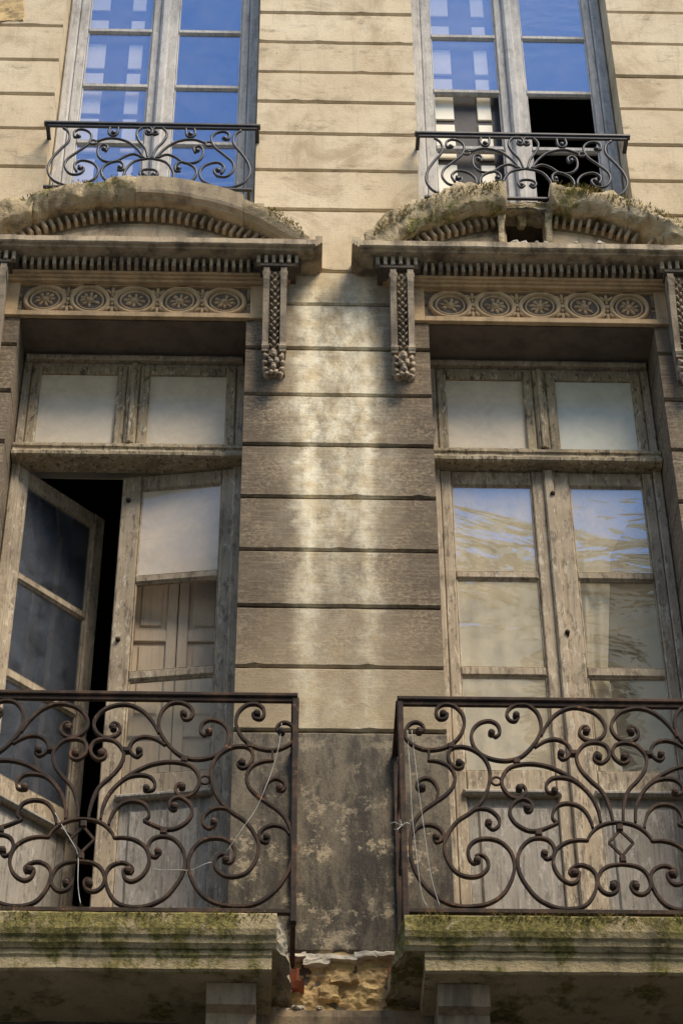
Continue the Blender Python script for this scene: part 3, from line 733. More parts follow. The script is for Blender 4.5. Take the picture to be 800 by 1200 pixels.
# consoles that carry the hoods
def console(xc, mir=1):
    wd = 0.066
    side = [(-0.150, 11.462), (-0.158, 11.415), (-0.152, 11.36), (-0.132, 11.30), (-0.112, 11.20), (-0.096, 11.08), (-0.084, 10.98), (-0.080, 10.92), (-0.086, 10.88), (-0.082, 10.845), (-0.064, 10.83), (-0.056, 10.72)]
    b = MB()
    b.prism([(0.0, 10.72)]+[(y+0.030, z) for y, z in side[::-1]]+[(0.0, 11.462)], xc-wd*0.96, xc+wd*0.96)
    o = b.build('console', M['console'], house)
    b = MB()                                                     # raised side fillets
    for sx in (-1, 1):
        xa, xb = xc+sx*wd, xc+sx*wd*0.48
        b.prism([(0.0, 10.86)]+[(y, z) for y, z in side[::-1] if z > 10.84]+[(0.0, 11.461)], min(xa, xb), max(xa, xb))
        b.tube([(xc+sx*wd*1.08, -0.112, 11.405), (xc+sx*wd*0.4, -0.112, 11.405)], 0.045, 12)      # volute ends
        b.tube([(xc+sx*wd*1.05, -0.066, 10.88), (xc+sx*wd*0.4, -0.066, 10.88)], 0.026, 10)
    b.build('console_fillet', M['console'], o)
    b = MB(); rr = random.Random(int(xc*100))
    for i in range(11):                                          # chain of bell flowers in the channel
        z = 11.415-i*0.049; t = (z-10.9)/0.53
        y = -0.058-0.072*max(0, t)**1.3
        b.ball((xc+rr.uniform(-.003, .003), y-0.008, z), (0.011, 0.012, 0.014), 7, 4, 0.5)
        for sx in (-1, 1):
            b.ball((xc+sx*0.018, y-0.003, z-0.020), (0.0075, 0.012, 0.017), 6, 4, 0.4, Matrix.Rotation(sx*0.5, 3, 'Y'))
    b.build('bell_flower', M['console'], o, smooth=True)
    for lv, (z, n, rad, sz) in enumerate(((10.815, 3, 0.040, 0.040), (10.765, 4, 0.046, 0.036), (10.715, 3, 0.042, 0.036), (10.675, 4, 0.036, 0.030))):
        b = MB()                                                 # acanthus leaves in tiers
        for i in range(n):
            t = (i-(n-1)/2)/max(1, (n-1)/2) if n > 1 else 0
            b.ball((xc+t*rad, -0.085+0.02*abs(t)-0.008*lv*0, z-0.012*abs(t)), (0.017, 0.024, sz*0.8), 8, 5, 0.35, Matrix.Rotation(t*0.55, 3, 'Y') @ Matrix.Rotation(0.4, 3, 'X'))
            b.ball((xc+t*rad, -0.108+0.02*abs(t), z-sz*0.62), (0.014, 0.014, 0.012), 7, 4, 0.3)
        b.build('acanthus_leaf', M['console'], o, smooth=True)
for x in (-1.985, -0.397, 0.322, 1.905): console(x)

# ------------------------------------------------------------------ balcony slabs
def slab(x0, x1, brackets, ins, name='balcony_slab'):
    up = [(0.02, 6.80), (-0.46, 6.80), (-0.468, 6.812), (-0.475, 6.818), (-0.48, 6.84), (-0.49, 6.85), (-0.498, 6.875), (-0.50, 6.945), (-0.49, 6.957), (0.02, 6.962)]
    lo = [(0.02, 6.705), (-0.43, 6.705), (-0.442, 6.713), (-0.442, 6.765), (-0.45, 6.775), (-0.45, 6.799), (0.02, 6.799)]
    b = MB(); b.prism(up, x0, x1, 70, 0.0045, 8)
    o = b.build(name, M['slab'], house, smooth=False)
    b = MB(); b.prism(lo, x0+ins[0], x1-ins[1], 60, 0.004, 8); b.build('slab_moulding', M['slab'], o)
    for a, c in brackets:
        b = MB()
        b.prism([(0.02, 6.38), (-0.20, 6.38), (-0.235, 6.40), (-0.255, 6.435), (-0.275, 6.47), (-0.29, 6.53), (-0.295, 6.585), (-0.345, 6.60), (-0.352, 6.70), (0.02, 6.70)], a, c, 8, 0.003, 10)
        b.build('bracket', M['bracket'], o)
    return o
SL = slab(-2.16, -0.330, ((-0.625, -0.415), (-1.97, -1.76)), (0.06, 0.02))
SR = slab(0.215, 2.16, ((0.357, 0.578), (1.76, 1.97)), (0.085, 0.06))
# crumbling corner and moss on the slabs
for (px, sg, parent) in ((-0.315, 1, SL), (0.205, -1, SR)):
    b = MB(); x0 = px-sg*0.02
    b.lump([(x0, -0.47, 6.80), (x0+sg*0.06, -0.36, 6.79), (x0+sg*0.075, 0.02, 6.79), (x0, 0.02, 6.80), (x0, -0.485, 6.945), (x0+sg*0.03, -0.46, 6.93), (x0+sg*0.05, 0.02, 6.94), (x0, 0.02, 6.95)], 12, 0.016, 13)
    b.build('crumbling_corner', M['raw'] if sg > 0 else M['slab'], parent)
q = MB(); rr = random.Random(9)
for (xa, xb, nn) in ((-2.1, -0.35, 500), (0.24, 2.1, 1100)):
    for i in range(nn):
        x = rr.uniform(xa, xb); y = -0.50+rr.choice((0, 0, 0.03))*rr.random(); z = rr.gauss(6.945, 0.018)
        if mnoise.noise(Vector((x*5, 0, 2))) < -0.1: continue
        for k_ in range(3):
            az = rr.uniform(0, 6.28); ln = rr.uniform(0.005, 0.012); p0 = Vector((x, y, z)); wv_ = Vector((math.sin(az), -math.cos(az), 0))*0.003
            tip = Vector((math.cos(az)*ln*0.7, -abs(math.sin(az))*ln*0.6-0.004, ln*rr.uniform(-0.4, 0.9)))
            i0 = len(q.v); q.v += [tuple(p0-wv_), tuple(p0+wv_), tuple(p0+tip)]; q.f.append((i0, i0+1, i0+2))
o = q.build('slab_moss', M['moss'], SR); o["kind"] = "stuff"

# wall below the balconies: darker ashlar, string course, and the raw rubble where the facing fell
for (a, b) in ((-3.6, L1-0.2), (R0+0.2, 3.6)):
    block(a, b, 6.35, 6.9, 0.02, M['under'])
block(-3.6, 3.6, 5.9, 6.35, 0.02, M['under']); block(-3.6, 3.6, 5.4, 5.9, 0.02, M['under'])
b = MB(); nx, nz = 110, 46
for i in range(nx+1):
    for j in range(nz+1):
        x = -0.42+0.80*i/nx; z = 6.74+0.34*j/nz
        d = 0.020*mnoise.noise(Vector((x*8, z*10, 1)))+0.011*mnoise.noise(Vector((x*27, z*30, 4)))+0.006*mnoise.noise(Vector((x*64, z*64, 4)))
        e = min(1.0, (z-6.74)/0.05)
        b.v.append((x, 0.015+d-0.02*(1-e), z))
for i in range(nx):
    for j in range(nz):
        a = i*(nz+1)+j; b.f.append((a, a+nz+1, a+nz+2, a+1))
nf = len(b.v); ring = [i*(nz+1) for i in range(nx+1)]+[nx*(nz+1)+j for j in range(1, nz+1)]+[i*(nz+1)+nz for i in range(nx-1, -1, -1)]+[j for j in range(nz-1, 0, -1)]
for i in ring: b.v.append((b.v[i][0], 0.2, b.v[i][2]))
for i in range(len(ring)):
    j = (i+1) % len(ring); b.f.append((ring[i], ring[j], nf+j, nf+i))
RB = b.build('rubble_patch', M['rubble'], house)
rr = random.Random(12)
for i in range(4):
    x, z = rr.uniform(-0.30, 0.24), rr.uniform(6.80, 7.0); s_ = rr.uniform(0.025, 0.055); h_ = s_*rr.uniform(0.45, 0.8); y_ = rr.uniform(-0.012, 0.004)
    MB().lump([(x-s_, y_, z-h_), (x+s_, y_, z-h_), (x+s_, 0.06, z-h_), (x-s_, 0.06, z-h_), (x-s_*0.8, y_, z+h_), (x+s_*0.9, y_, z+h_), (x+s_, 0.06, z+h_), (x-s_, 0.06, z+h_)], 4, 0.014, 16).build('rubble_stone', M['rubble'], RB)
for (x, z, s_) in ((-0.272, 6.925, 0.042), (-0.235, 6.88, 0.028), (0.195, 6.935, 0.032)):
    MB().prism([(-0.045, z-s_*0.7), (-0.055, z+s_*0.6), (0.05, z+s_*0.7), (0.05, z-s_*0.6)], x-s_, x+s_, 8, 0.01, 16).build('brick', M['brick'], RB)
b = MB()                                                         # ragged lip of old render
for (xa, xb, za, zb) in ((-0.29, -0.20, 7.03, 7.055), (-0.21, -0.09, 6.995, 7.05), (-0.10, 0.03, 7.02, 7.05), (0.02, 0.12, 7.03, 7.06), (0.11, 0.24, 7.04, 7.062)):
    b.lump([(xa, -0.02, za), (xb, -0.022, za), (xb, 0.04, za), (xa, 0.04, za), (xa, -0.012, zb), (xb, -0.012, zb), (xb, 0.04, zb), (xa, 0.04, zb)], 7, 0.011, 19)
b.build('plaster_lip', M['plaster'], RB)
b = MB(); b.prism([(0.02, 6.60), (-0.05, 6.60), (-0.06, 6.62), (-0.075, 6.70), (-0.07, 6.735), (0.02, 6.76)], -0.60, 0.55, 40, 0.006, 9)
b.build('string_course', M['bracket'], house)
b = MB()
for i in range(14): b.ball((rr.uniform(-0.35, -0.05), rr.uniform(-0.06, -0.01), 6.748), (rr.uniform(.015, .04), .02, rr.uniform(.006, .014)), 7, 4, 0.6)
o = b.build('fallen_plaster', M['plaster'], house); o["kind"] = "stuff"

# mortar repairs and a raw patch on the upper wall
def patch(x, z, w_, h_, mat, y=-0.006, name='mortar_patch'):
    MB().lump([(x-w_, y, z-h_), (x+w_*0.9, y, z-h_*0.8), (x+w_, 0.03, z-h_), (x-w_, 0.03, z-h_), (x-w_*0.8, y, z+h_*0.7), (x+w_*0.7, y, z+h_), (x+w_, 0.03, z+h_), (x-w_, 0.03, z+h_)], 7, 0.011, 12).build(name, mat, house)
patch(-2.16, 14.06, 0.12, 0.13, M['rubble'], -0.010)
# ------------------------------------------------------------------ windows
def casement(parent, hinge, wd, sgn, rot, z0, z1, rows, stL, stR, glass, wood, low=None, zlow=None, thick=0.045, name='casement', bar=0.046):
    """rows: list of (z0, z1) pane openings, local x from the hinge; sgn +1 leaf runs right, -1 left; glass: material or None per row"""
    c = bpy.data.objects.new(name, None)
    def X(u): return sgn*u
    def bx(m, ua, ub, ya, yb, za, zb, ch=0.006):
        xa, xb = sorted((X(ua), X(ub))); m.cbox(xa, xb, ya, yb, za, zb, ch)
    b = MB()
    bx(b, 0, stL, 0, thick, z0, z1); bx(b, wd-stR, wd, 0, thick, z0, z1)
    zs = [z1]
    edges = [z1]+[q for r_ in rows for q in (r_[1], r_[0])]+[zlow if zlow else z0]
    for i in range(0, len(edges), 2):
        if edges[i]-edges[i+1] > 0.002: bx(b, stL+0.001, wd-stR-0.001, 0.004, thick-0.004, edges[i+1], edges[i], 0.008)
    # glazing beads round each pane
    for (a, d) in rows:
        bx(b, stL, stL+0.010, 0.012, 0.03, a, d, 0.004); bx(b, wd-stR-0.010, wd-stR, 0.012, 0.03, a, d, 0.004)
        bx(b, stL+0.01, wd-stR-0.01, 0.012, 0.03, d-0.009, d, 0.004); bx(b, stL+0.01, wd-stR-0.01, 0.012, 0.03, a, a+0.009, 0.004)
    o = bpy.data.objects.new(name, b.mesh(name, wood)); COL.objects.link(o); o.parent = parent
    o.location = Vector(hinge)-OFF[parent.name]; o.rotation_euler = (0, 0, rot); OFF[o.name] = Vector()
    if zlow:
        b = MB(); b2 = MB()
        bx(b, stL-0.02, wd-stR+0.02, -0.028, 0.0, zlow-0.004, zlow+0.030, 0.012)
        b.build('drip_rail', low, o)
        bx(b2, stL+0.001, wd-stR-0.001, 0.016, 0.034, z0+0.10, zlow, 0.002); bx(b2, stL+0.001, wd-stR-0.001, 0.006, 0.04, z0, z0+0.10, 0.006)
        bx(b2, stL+0.05, wd-stR-0.05, 0.005, 0.016, z0+0.16, zlow-0.06, 0.010)
        b2.build('bottom_panel', low, o)
    for (a, d), gm in zip(rows, glass):
        if gm is None: continue
        b = MB(); xa, xb = sorted((X(stL+0.002), X(wd-stR-0.002))); b.box(xa, xb, 0.020, 0.024, a+0.002, d-0.002); b.build('pane', gm, o)
    return o

YF = 0.300
def french(x0, x1, label, leaves, tglass):
    xc = (x0+x1)/2
    t = thing('french_window', (xc, YF, ZB), label, 'window', None)
    b = MB()
    b.cbox(x0+0.004, x0+0.052, YF+0.002, YF+0.08, ZB, ZL-0.004, 0.006); b.cbox(x1-0.052, x1-0.004, YF+0.002, YF+0.08, ZB, ZL-0.004, 0.006)
    b.cbox(x0+0.052, x1-0.052, YF+0.004, YF+0.08, 11.098, ZL-0.004, 0.008)
    b.prism([(YF-0.03, 11.115), (YF-0.042, 11.125), (YF-0.042, 11.14), (YF-0.02, ZL-0.005), (YF, ZL-0.005), (YF, 11.115)], x0+0.02, x1-0.02, 30, 0.003, 12)
    b.box(x0+0.052, x1-0.052, YF+0.01, YF+0.08, ZB, ZB+0.03)
    b.build('frame', M['wood'], t)
    # transom bar with its mouldings
    b = MB()
    b.prism([(YF+0.07, 10.325), (YF-0.062, 10.325), (YF-0.075, 10.332), (YF-0.078, 10.352), (YF-0.060, 10.372), (YF-0.05, 10.380), (YF-0.048, 10.40), (YF-0.058, 10.408), (YF-0.058, 10.425), (YF-0.03, 10.44), (YF-0.02, 10.465), (YF+0.07, 10.465)], x0+0.006, x1-0.006, 50, 0.003, 14)
    b.build('transom_bar', M['transom'], t)
    # two lights above the transom
    for (a, c, gm) in ((x0+0.054, xc-0.035, tglass[0]), (xc+0.035, x1-0.054, tglass[1])):
        b = MB(); z0, z1 = 10.466, 11.097; st = 0.058
        b.cbox(a, a+st, YF-0.004, YF+0.045, z0, z1, 0.008); b.cbox(c-st, c, YF-0.004, YF+0.045, z0, z1, 0.008)
        b.cbox(a+st, c-st, YF-0.001, YF+0.042, z0, z0+0.028, 0.008); b.cbox(a+st, c-st, YF-0.001, YF+0.042, z1-0.06, z1, 0.008)
        o = b.build('transom_light', M['transom'], t)
        MB().box(a+st-0.004, c-st+0.004, YF+0.02, YF+0.024, z0+0.022, z1-0.056).build('pane', gm, o)
    b = MB(); b.cbox(xc-0.034, xc+0.034, YF-0.02, YF+0.06, 10.467, 11.096, 0.012); b.cbox(xc-0.013, xc+0.013, YF-0.034, YF-0.019, 10.47, 11.096, 0.006)
    b.build('mullion', M['transom'], t)
    return t

rows = [(9.597, 10.222), (8.952, 9.548), (8.300, 8.895)]
ZLEAF0, ZLEAF1 = ZB+0.032, 10.322
# left french window: one leaf swung into the dark room, the other ajar
FL = french(L0, L1, 'weathered french window with its left leaf swung open onto a dark room', None, (M['glass_trans'], M['glass_trans']))
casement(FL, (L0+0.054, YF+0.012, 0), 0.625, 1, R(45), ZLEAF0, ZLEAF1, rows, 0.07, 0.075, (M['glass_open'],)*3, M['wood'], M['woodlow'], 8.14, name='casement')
cR = casement(FL, (L1-0.030, YF+0.010, 0), 0.640, -1, R(-8), ZLEAF0, ZLEAF1, rows, 0.085, 0.105, (M['glass_hazy'], None, M['glass_dim']), M['wood'], M['woodlow'], 8.14)
# right french window: both leaves closed
FR = french(R0, R1, 'closed weathered french window with rippled panes and cream curtains', None, (M['glass_trans'], M['glass_pale']))
xm = 1.117
cA = casement(FR, (R0+0.054, YF+0.010, 0), xm-R0-0.056, 1, 0, ZLEAF0, ZLEAF1, rows, 0.058, 0.085, (M['glass_fr'], M['glass_fr'], M['glass_fr']), M['wood'], M['woodlow'], 8.14)
cB = casement(FR, (R1-0.054, YF+0.010, 0), R1-xm-0.056, -1, 0, ZLEAF0, ZLEAF1, rows, 0.058, 0.115, (M['glass_fr'], M['glass_clear'], M['glass_clear']), M['wood'], M['woodlow'], 8.14)
b = MB(); b.cbox(xm-0.022, xm+0.030, YF-0.012, YF+0.012, ZLEAF0, ZLEAF1, 0.008); b.build('meeting_stile', M['wood'], FR)
# bolt heads on the meeting stiles
for x, z, y in ((1.137, 10.138, YF+0.002), (1.148, 9.16, YF+0.002)):
    b = MB(); b.tube([(x, y+0.02, z), (x, y-0.022, z)], 0.013, 10); b.ball((x, y-0.022, z), (0.013, 0.008, 0.013), 10, 5); b.build('bolt_head', M['iron'], FR, smooth=True)
for u, z in ((-0.60, 10.138), (-0.60, 9.16)):
    b = MB(); b.tube([(u, 0.02, z), (u, -0.014, z)], 0.013, 10); b.build('bolt_head', M['iron'], cR, smooth=True)

# folded inner shutters behind the ajar leaf
def shutter(x0, x1, y, z0, z1, lab):
    t = thing('inner_shutter', ((x0+x1)/2, y, z0), lab, 'shutter', 'inner shutters behind the ajar leaf')
    st = 0.055
    rails = [z0, z0+0.12, 8.02, 8.14, 8.62, 8.74, 9.24, 9.32, 9.95, 10.03, z1-0.09, z1]
    b = MB(); b.cbox(x0, x0+st, y, y+0.03, z0, z1, 0.005); b.cbox(x1-st, x1, y, y+0.03, z0, z1, 0.005)
    for i in range(0, len(rails), 2): b.cbox(x0+st, x1-st, y+0.001, y+0.029, rails[i], rails[i+1], 0.005)
    b.build('shutter_frame', M['shutter'], t)
    for i in range(1, len(rails)-1, 2):
        b = MB(); a, d = rails[i], rails[i+1]
        b.cbox(x0+st, x1-st, y+0.016, y+0.024, a, d, 0.001); b.cbox(x0+st+0.025, x1-st-0.025, y+0.006, y+0.0165, a+0.025, d-0.025, 0.009)
        b.build('shutter_panel', M['shutter'], t)
shutter(-1.165, -0.885, 0.50, ZB+0.02, 10.36, 'taupe panelled inner shutter beside the dark gap of the open window')
shutter(-0.880, -0.600, 0.497, ZB+0.02, 10.36, 'taupe panelled inner shutter next to the pier behind the ajar leaf')

# curtains behind the closed french window
def curtain(fn, x0, x1, z0, z1, y, lab, folds, amp, nx=70, nz=40, ph=0.0):
    """fn(t) gives the hanging edge at height t: how far the cloth is drawn aside"""
    b = MB()
    for j in range(nz+1):
        t = j/nz; z = z0+(z1-z0)*t
        a, c = fn(t)
        for i in range(nx+1):
            u = i/nx; x = a+(c-a)*u
            yy = y+amp*math.sin(u*folds*6.283+ph+0.6*math.sin(t*3))*(0.6+0.4*math.sin(t*2+u*3))+0.01*mnoise.noise(Vector((x*6, z*3, 1)))
            b.v.append((x, yy, z))
    n = len(b.v)
    b.v += [(x, yy+0.003, z) for (x, yy, z) in b.v[:n]]
    for j in range(nz):
        for i in range(nx):
            a = j*(nx+1)+i
            b.f.append((a, a+1, a+nx+2, a+nx+1)); b.f.append((a+n, a+nx+1+n, a+nx+2+n, a+1+n))
    for i in range(nx):
        for a in (i, nz*(nx+1)+i): b.f.append((a, a+1, a+1+n, a+n))
    for j in range(nz):
        for a in (j*(nx+1), j*(nx+1)+nx): b.f.append((a, a+nx+1, a+nx+1+n, a+n))
    return b.thing('curtain', M['cloth'], lab, 'curtain', None, (sum(fn(0.5))/2, y, z0), smooth=True)
curtain(lambda t: (0.50, 1.13), 0, 0, 7.3, 10.42, 0.415, 'cream curtain hanging straight behind the closed window leaf next to the pier', 5, 0.018)
curtain(lambda t: (1.15, 1.36+0.14*max(0, (t-0.55)/0.45)+0.10*max(0, 0.55-t)+0.24*max(0, (t-0.80)/0.2)), 0, 0, 7.3, 10.42, 0.395, 'cream curtain drawn aside behind the right leaf of the closed window', 3, 0.032, ph=1.0)
MB().box(R0+0.02, R1-0.02, 0.50, 0.506, 10.34, 11.20).thing('net_blind', M['cloth'], 'pale blind behind the two lights above the closed french window', 'blind', None, (1.11, 0.503, 10.34))
MB().box(L0+0.02, L1-0.02, 0.50, 0.506, 10.40, 11.20).thing('net_blind', M['cloth'], 'pale blind behind the two lights above the open french window', 'blind', None, (-1.19, 0.503, 10.40))

# ------------------------------------------------------------------ upper windows
YU = 0.185
def upper(x0, x1, lab, gl, gr):
    xc = (x0+x1)/2+0.008
    t = thing('casement_window', (xc, YU, 12.165), lab, 'window')
    z0, z1 = 12.168, 15.06
    b = MB()
    b.cbox(x0+0.004, x0+0.070, YU, YU+0.08, z0, z1, 0.010); b.cbox(x1-0.070, x1-0.004, YU, YU+0.08, z0, z1, 0.010)
    b.cbox(x0+0.07, x1-0.07, YU+0.002, YU+0.08, z1-0.08, z1, 0.006); b.cbox(x0+0.07, x1-0.07, YU+0.002, YU+0.08, z0, z0+0.045, 0.006)
    b.build('frame', M['blue'], t)
    rws = [(14.17, 14.72), (13.585, 14.13), (13.015, 13.545), (12.42, 12.975)]
    casement(t, (x0+0.072, YU+0.012, 0), xc-x0-0.074, 1, 0, z0+0.05, z1-0.085, rws, 0.062, 0.082, gl, M['blue'])
    casement(t, (x1-0.072, YU+0.012, 0), x1-xc-0.074, -1, 0, z0+0.05, z1-0.085, rws, 0.050, 0.082, gr, M['blue'])
    b = MB(); b.cbox(xc-0.030, xc+0.030, YU-0.022, YU+0.011, z0+0.05, z1-0.085, 0.014); b.build('meeting_stile', M['blue'], t)
    return t
G = M['glass_up']
upper(U0, U1, 'tall grey blue casement window reflecting the sky, every pane whole', (G,)*4, (G,)*4)
upper(V0, V1, 'tall grey blue casement window with panes missing from its lower half', (G, G, None, None), (G, G, None, None))
# inner shutters behind the left casements: cream panels set in a dark frame
def slat_shutter(x0, lab):
    y = 0.275; x1 = x0+0.60
    t = thing('inner_shutter', ((x0+x1)/2, y, 12.2), lab, 'shutter')
    MB().box(x0, x1, y, y+0.02, 12.2, 15.2).build('backing_board', M['darkpaint'], t)
    for (za, zb) in ((12.30, 12.90), (12.96, 13.30), (13.35, 13.77), (13.82, 14.08), (14.20, 14.34), (14.45, 15.1)):
        for (a, c) in ((0.10, 0.245), (0.395, 0.485)):
            MB().cbox(x0+a, x0+c, y-0.012, y-0.001, za, zb, 0.004).build('shutter_panel', M['cream'], t)
slat_shutter(0.475, 'dark inner shutter with cream panels behind the window with missing panes')
slat_shutter(-1.785, 'dark inner shutter with cream panels behind the unbroken upper window')

# ------------------------------------------------------------------ ironwork
BAL = {
'top_corner': [(-.856,.959),(-.844,.977),(-.855,1.002),(-.882,1.014),(-.914,.998),(-.93,.955),(-.924,.912),(-.888,.877),(-.835,.857),(-.771,.864),(-.721,.891),(-.68,.94),(-.658,1.007),(-.667,1.068),(-.703,1.111),(-.747,1.119),(-.778,1.098),(-.786,1.063),(-.773,1.034),(-.745,1.037),(-.733,1.061),(-.749,1.07)],
'step': [(-.827,.856),(-.829,.796)],
'big': [(-.829,.798),(-.783,.792),(-.736,.765),(-.713,.712),(-.725,.653),(-.761,.606),(-.81,.565),(-.859,.524),(-.894,.478),(-.914,.421),(-.923,.342),(-.919,.252),(-.893,.175),(-.844,.099),(-.781,.046),(-.717,.025),(-.652,.026),(-.587,.043),(-.529,.086),(-.488,.158),(-.469,.235),(-.48,.302),(-.515,.352),(-.561,.374),(-.613,.373),(-.652,.35),(-.67,.311),(-.665,.266),(-.647,.244),(-.625,.256)],
'c1': [(-.805,.569),(-.792,.629),(-.807,.676),(-.84,.699),(-.874,.687),(-.888,.657),(-.875,.632),(-.854,.64)],
'c2': [(-.91,.398),(-.886,.432),(-.843,.447),(-.8,.433),(-.776,.4),(-.784,.366),(-.808,.354),(-.82,.377)],
'inner': [(-.694,.793),(-.672,.784),(-.678,.762),(-.702,.756),(-.73,.783),(-.74,.825),(-.727,.861),(-.693,.876),(-.644,.87),(-.596,.838),(-.565,.791),(-.553,.726),(-.567,.644),(-.599,.573),(-.65,.515),(-.709,.469),(-.749,.411),(-.772,.355),(-.772,.299),(-.755,.243),(-.72,.194),(-.669,.175),(-.622,.184),(-.587,.223),(-.588,.267),(-.612,.291),(-.639,.284)],
'c3': [(-.649,.519),(-.61,.536),(-.563,.528),(-.527,.488),(-.527,.448),(-.554,.425),(-.578,.445)],
'c5': [(-.541,.968),(-.525,.942),(-.514,.936),(-.497,.96),(-.505,1.003),(-.539,1.025),(-.584,1.014),(-.618,.977),(-.629,.928),(-.615,.868),(-.578,.827),(-.52,.804),(-.462,.802),(-.407,.823),(-.36,.872),(-.322,.932),(-.304,.994),(-.314,1.067),(-.351,1.114),(-.4,1.122),(-.441,1.102),(-.459,1.065),(-.447,1.031),(-.42,1.026),(-.404,1.053)],
'c5b': [(-.307,.945),(-.278,1.006),(-.23,1.068),(-.168,1.104),(-.108,1.104),(-.05,1.077),(-.015,1.028),(-.008,.985),(-.027,.942),(-.063,.918),(-.102,.923),(-.129,.953),(-.121,.99),(-.096,1.0),(-.082,.978)],
'c6': [(-.34,.878),(-.289,.915),(-.239,.924),(-.197,.904),(-.177,.862),(-.192,.826),(-.218,.811),(-.236,.831)],
'heart': [(-.045,.842),(-.061,.851),(-.074,.83),(-.067,.803),(-.039,.794),(-.009,.822),(-.002,.858),(-.018,.894),(-.059,.909),(-.109,.897),(-.144,.856),(-.154,.814),(-.139,.755),(-.1,.696),(-.056,.644),(-.032,.58),(-.02,.511),(-.018,.475)],
'a8': [(-.072,.47),(-.079,.539),(-.106,.614),(-.159,.684),(-.223,.736),(-.289,.771),(-.366,.785),(-.434,.775),(-.474,.751),(-.499,.703),(-.499,.656),(-.472,.61),(-.44,.593),(-.41,.605),(-.396,.634),(-.407,.663),(-.429,.662)],
'c8': [(-.141,.661),(-.178,.695),(-.225,.71),(-.274,.704),(-.302,.67),(-.298,.633),(-.272,.622)],
'c9': [(-.408,.555),(-.401,.525),(-.383,.524),(-.372,.547),(-.38,.576),(-.411,.592),(-.446,.575),(-.471,.54),(-.472,.494),(-.443,.449),(-.397,.421),(-.35,.422),(-.291,.448),(-.263,.463)],
'c9b': [(-.263,.463),(-.284,.485),(-.281,.52),(-.26,.554),(-.216,.569),(-.168,.558),(-.133,.521),(-.113,.464),(-.11,.44)],
'c10': [(-.346,.303),(-.326,.272),(-.297,.287),(-.288,.326),(-.306,.366),(-.347,.382),(-.396,.37),(-.436,.325),(-.453,.269),(-.45,.202),(-.424,.137),(-.381,.072),(-.328,.034),(-.273,.017),(-.208,.02),(-.16,.047),(-.125,.107),(-.112,.173),(-.127,.217),(-.166,.241),(-.202,.236),(-.23,.21),(-.22,.185)],
'c11': [(-.22,.218),(-.189,.205),(-.189,.181),(-.203,.155),(-.232,.147),(-.272,.177),(-.296,.232),(-.294,.282),(-.275,.327),(-.23,.361),(-.182,.373),(-.138,.371)],
'arch': [(-.138,.371),(-.124,.402),(-.088,.442),(-.043,.463),(.006,.47)],
'omega': [(.006,.248),(-.05,.24),(-.09,.212),(-.109,.162),(-.10,.118),(-.07,.094),(-.037,.103),(-.021,.136),(-.032,.157),(-.054,.152)],
}
EYES = {'top_corner': ((-.868,.962),(-.754,1.064)), 'big': ((-.632,.262),), 'c1': ((-.862,.647),), 'c2': ((-.809,.382),), 'inner': ((-.691,.786),), 'c3': ((-.573,.459),),
        'c5': ((-.535,.956),(-.416,1.059)), 'c5b': ((-.098,.972),), 'c6': ((-.223,.845),), 'heart': ((-.052,.828),), 'a8': ((-.425,.649),), 'c8': ((-.266,.637),), 'c9': ((-.395,.541),),
        'c10': ((-.334,.300),), 'c11': ((-.209,.202),), 'omega': ((-.044,.135),)}
COLLARS = ((-.724,.879),(-.428,.796),(-.353,.405),(-.167,.848))
YB = -0.45
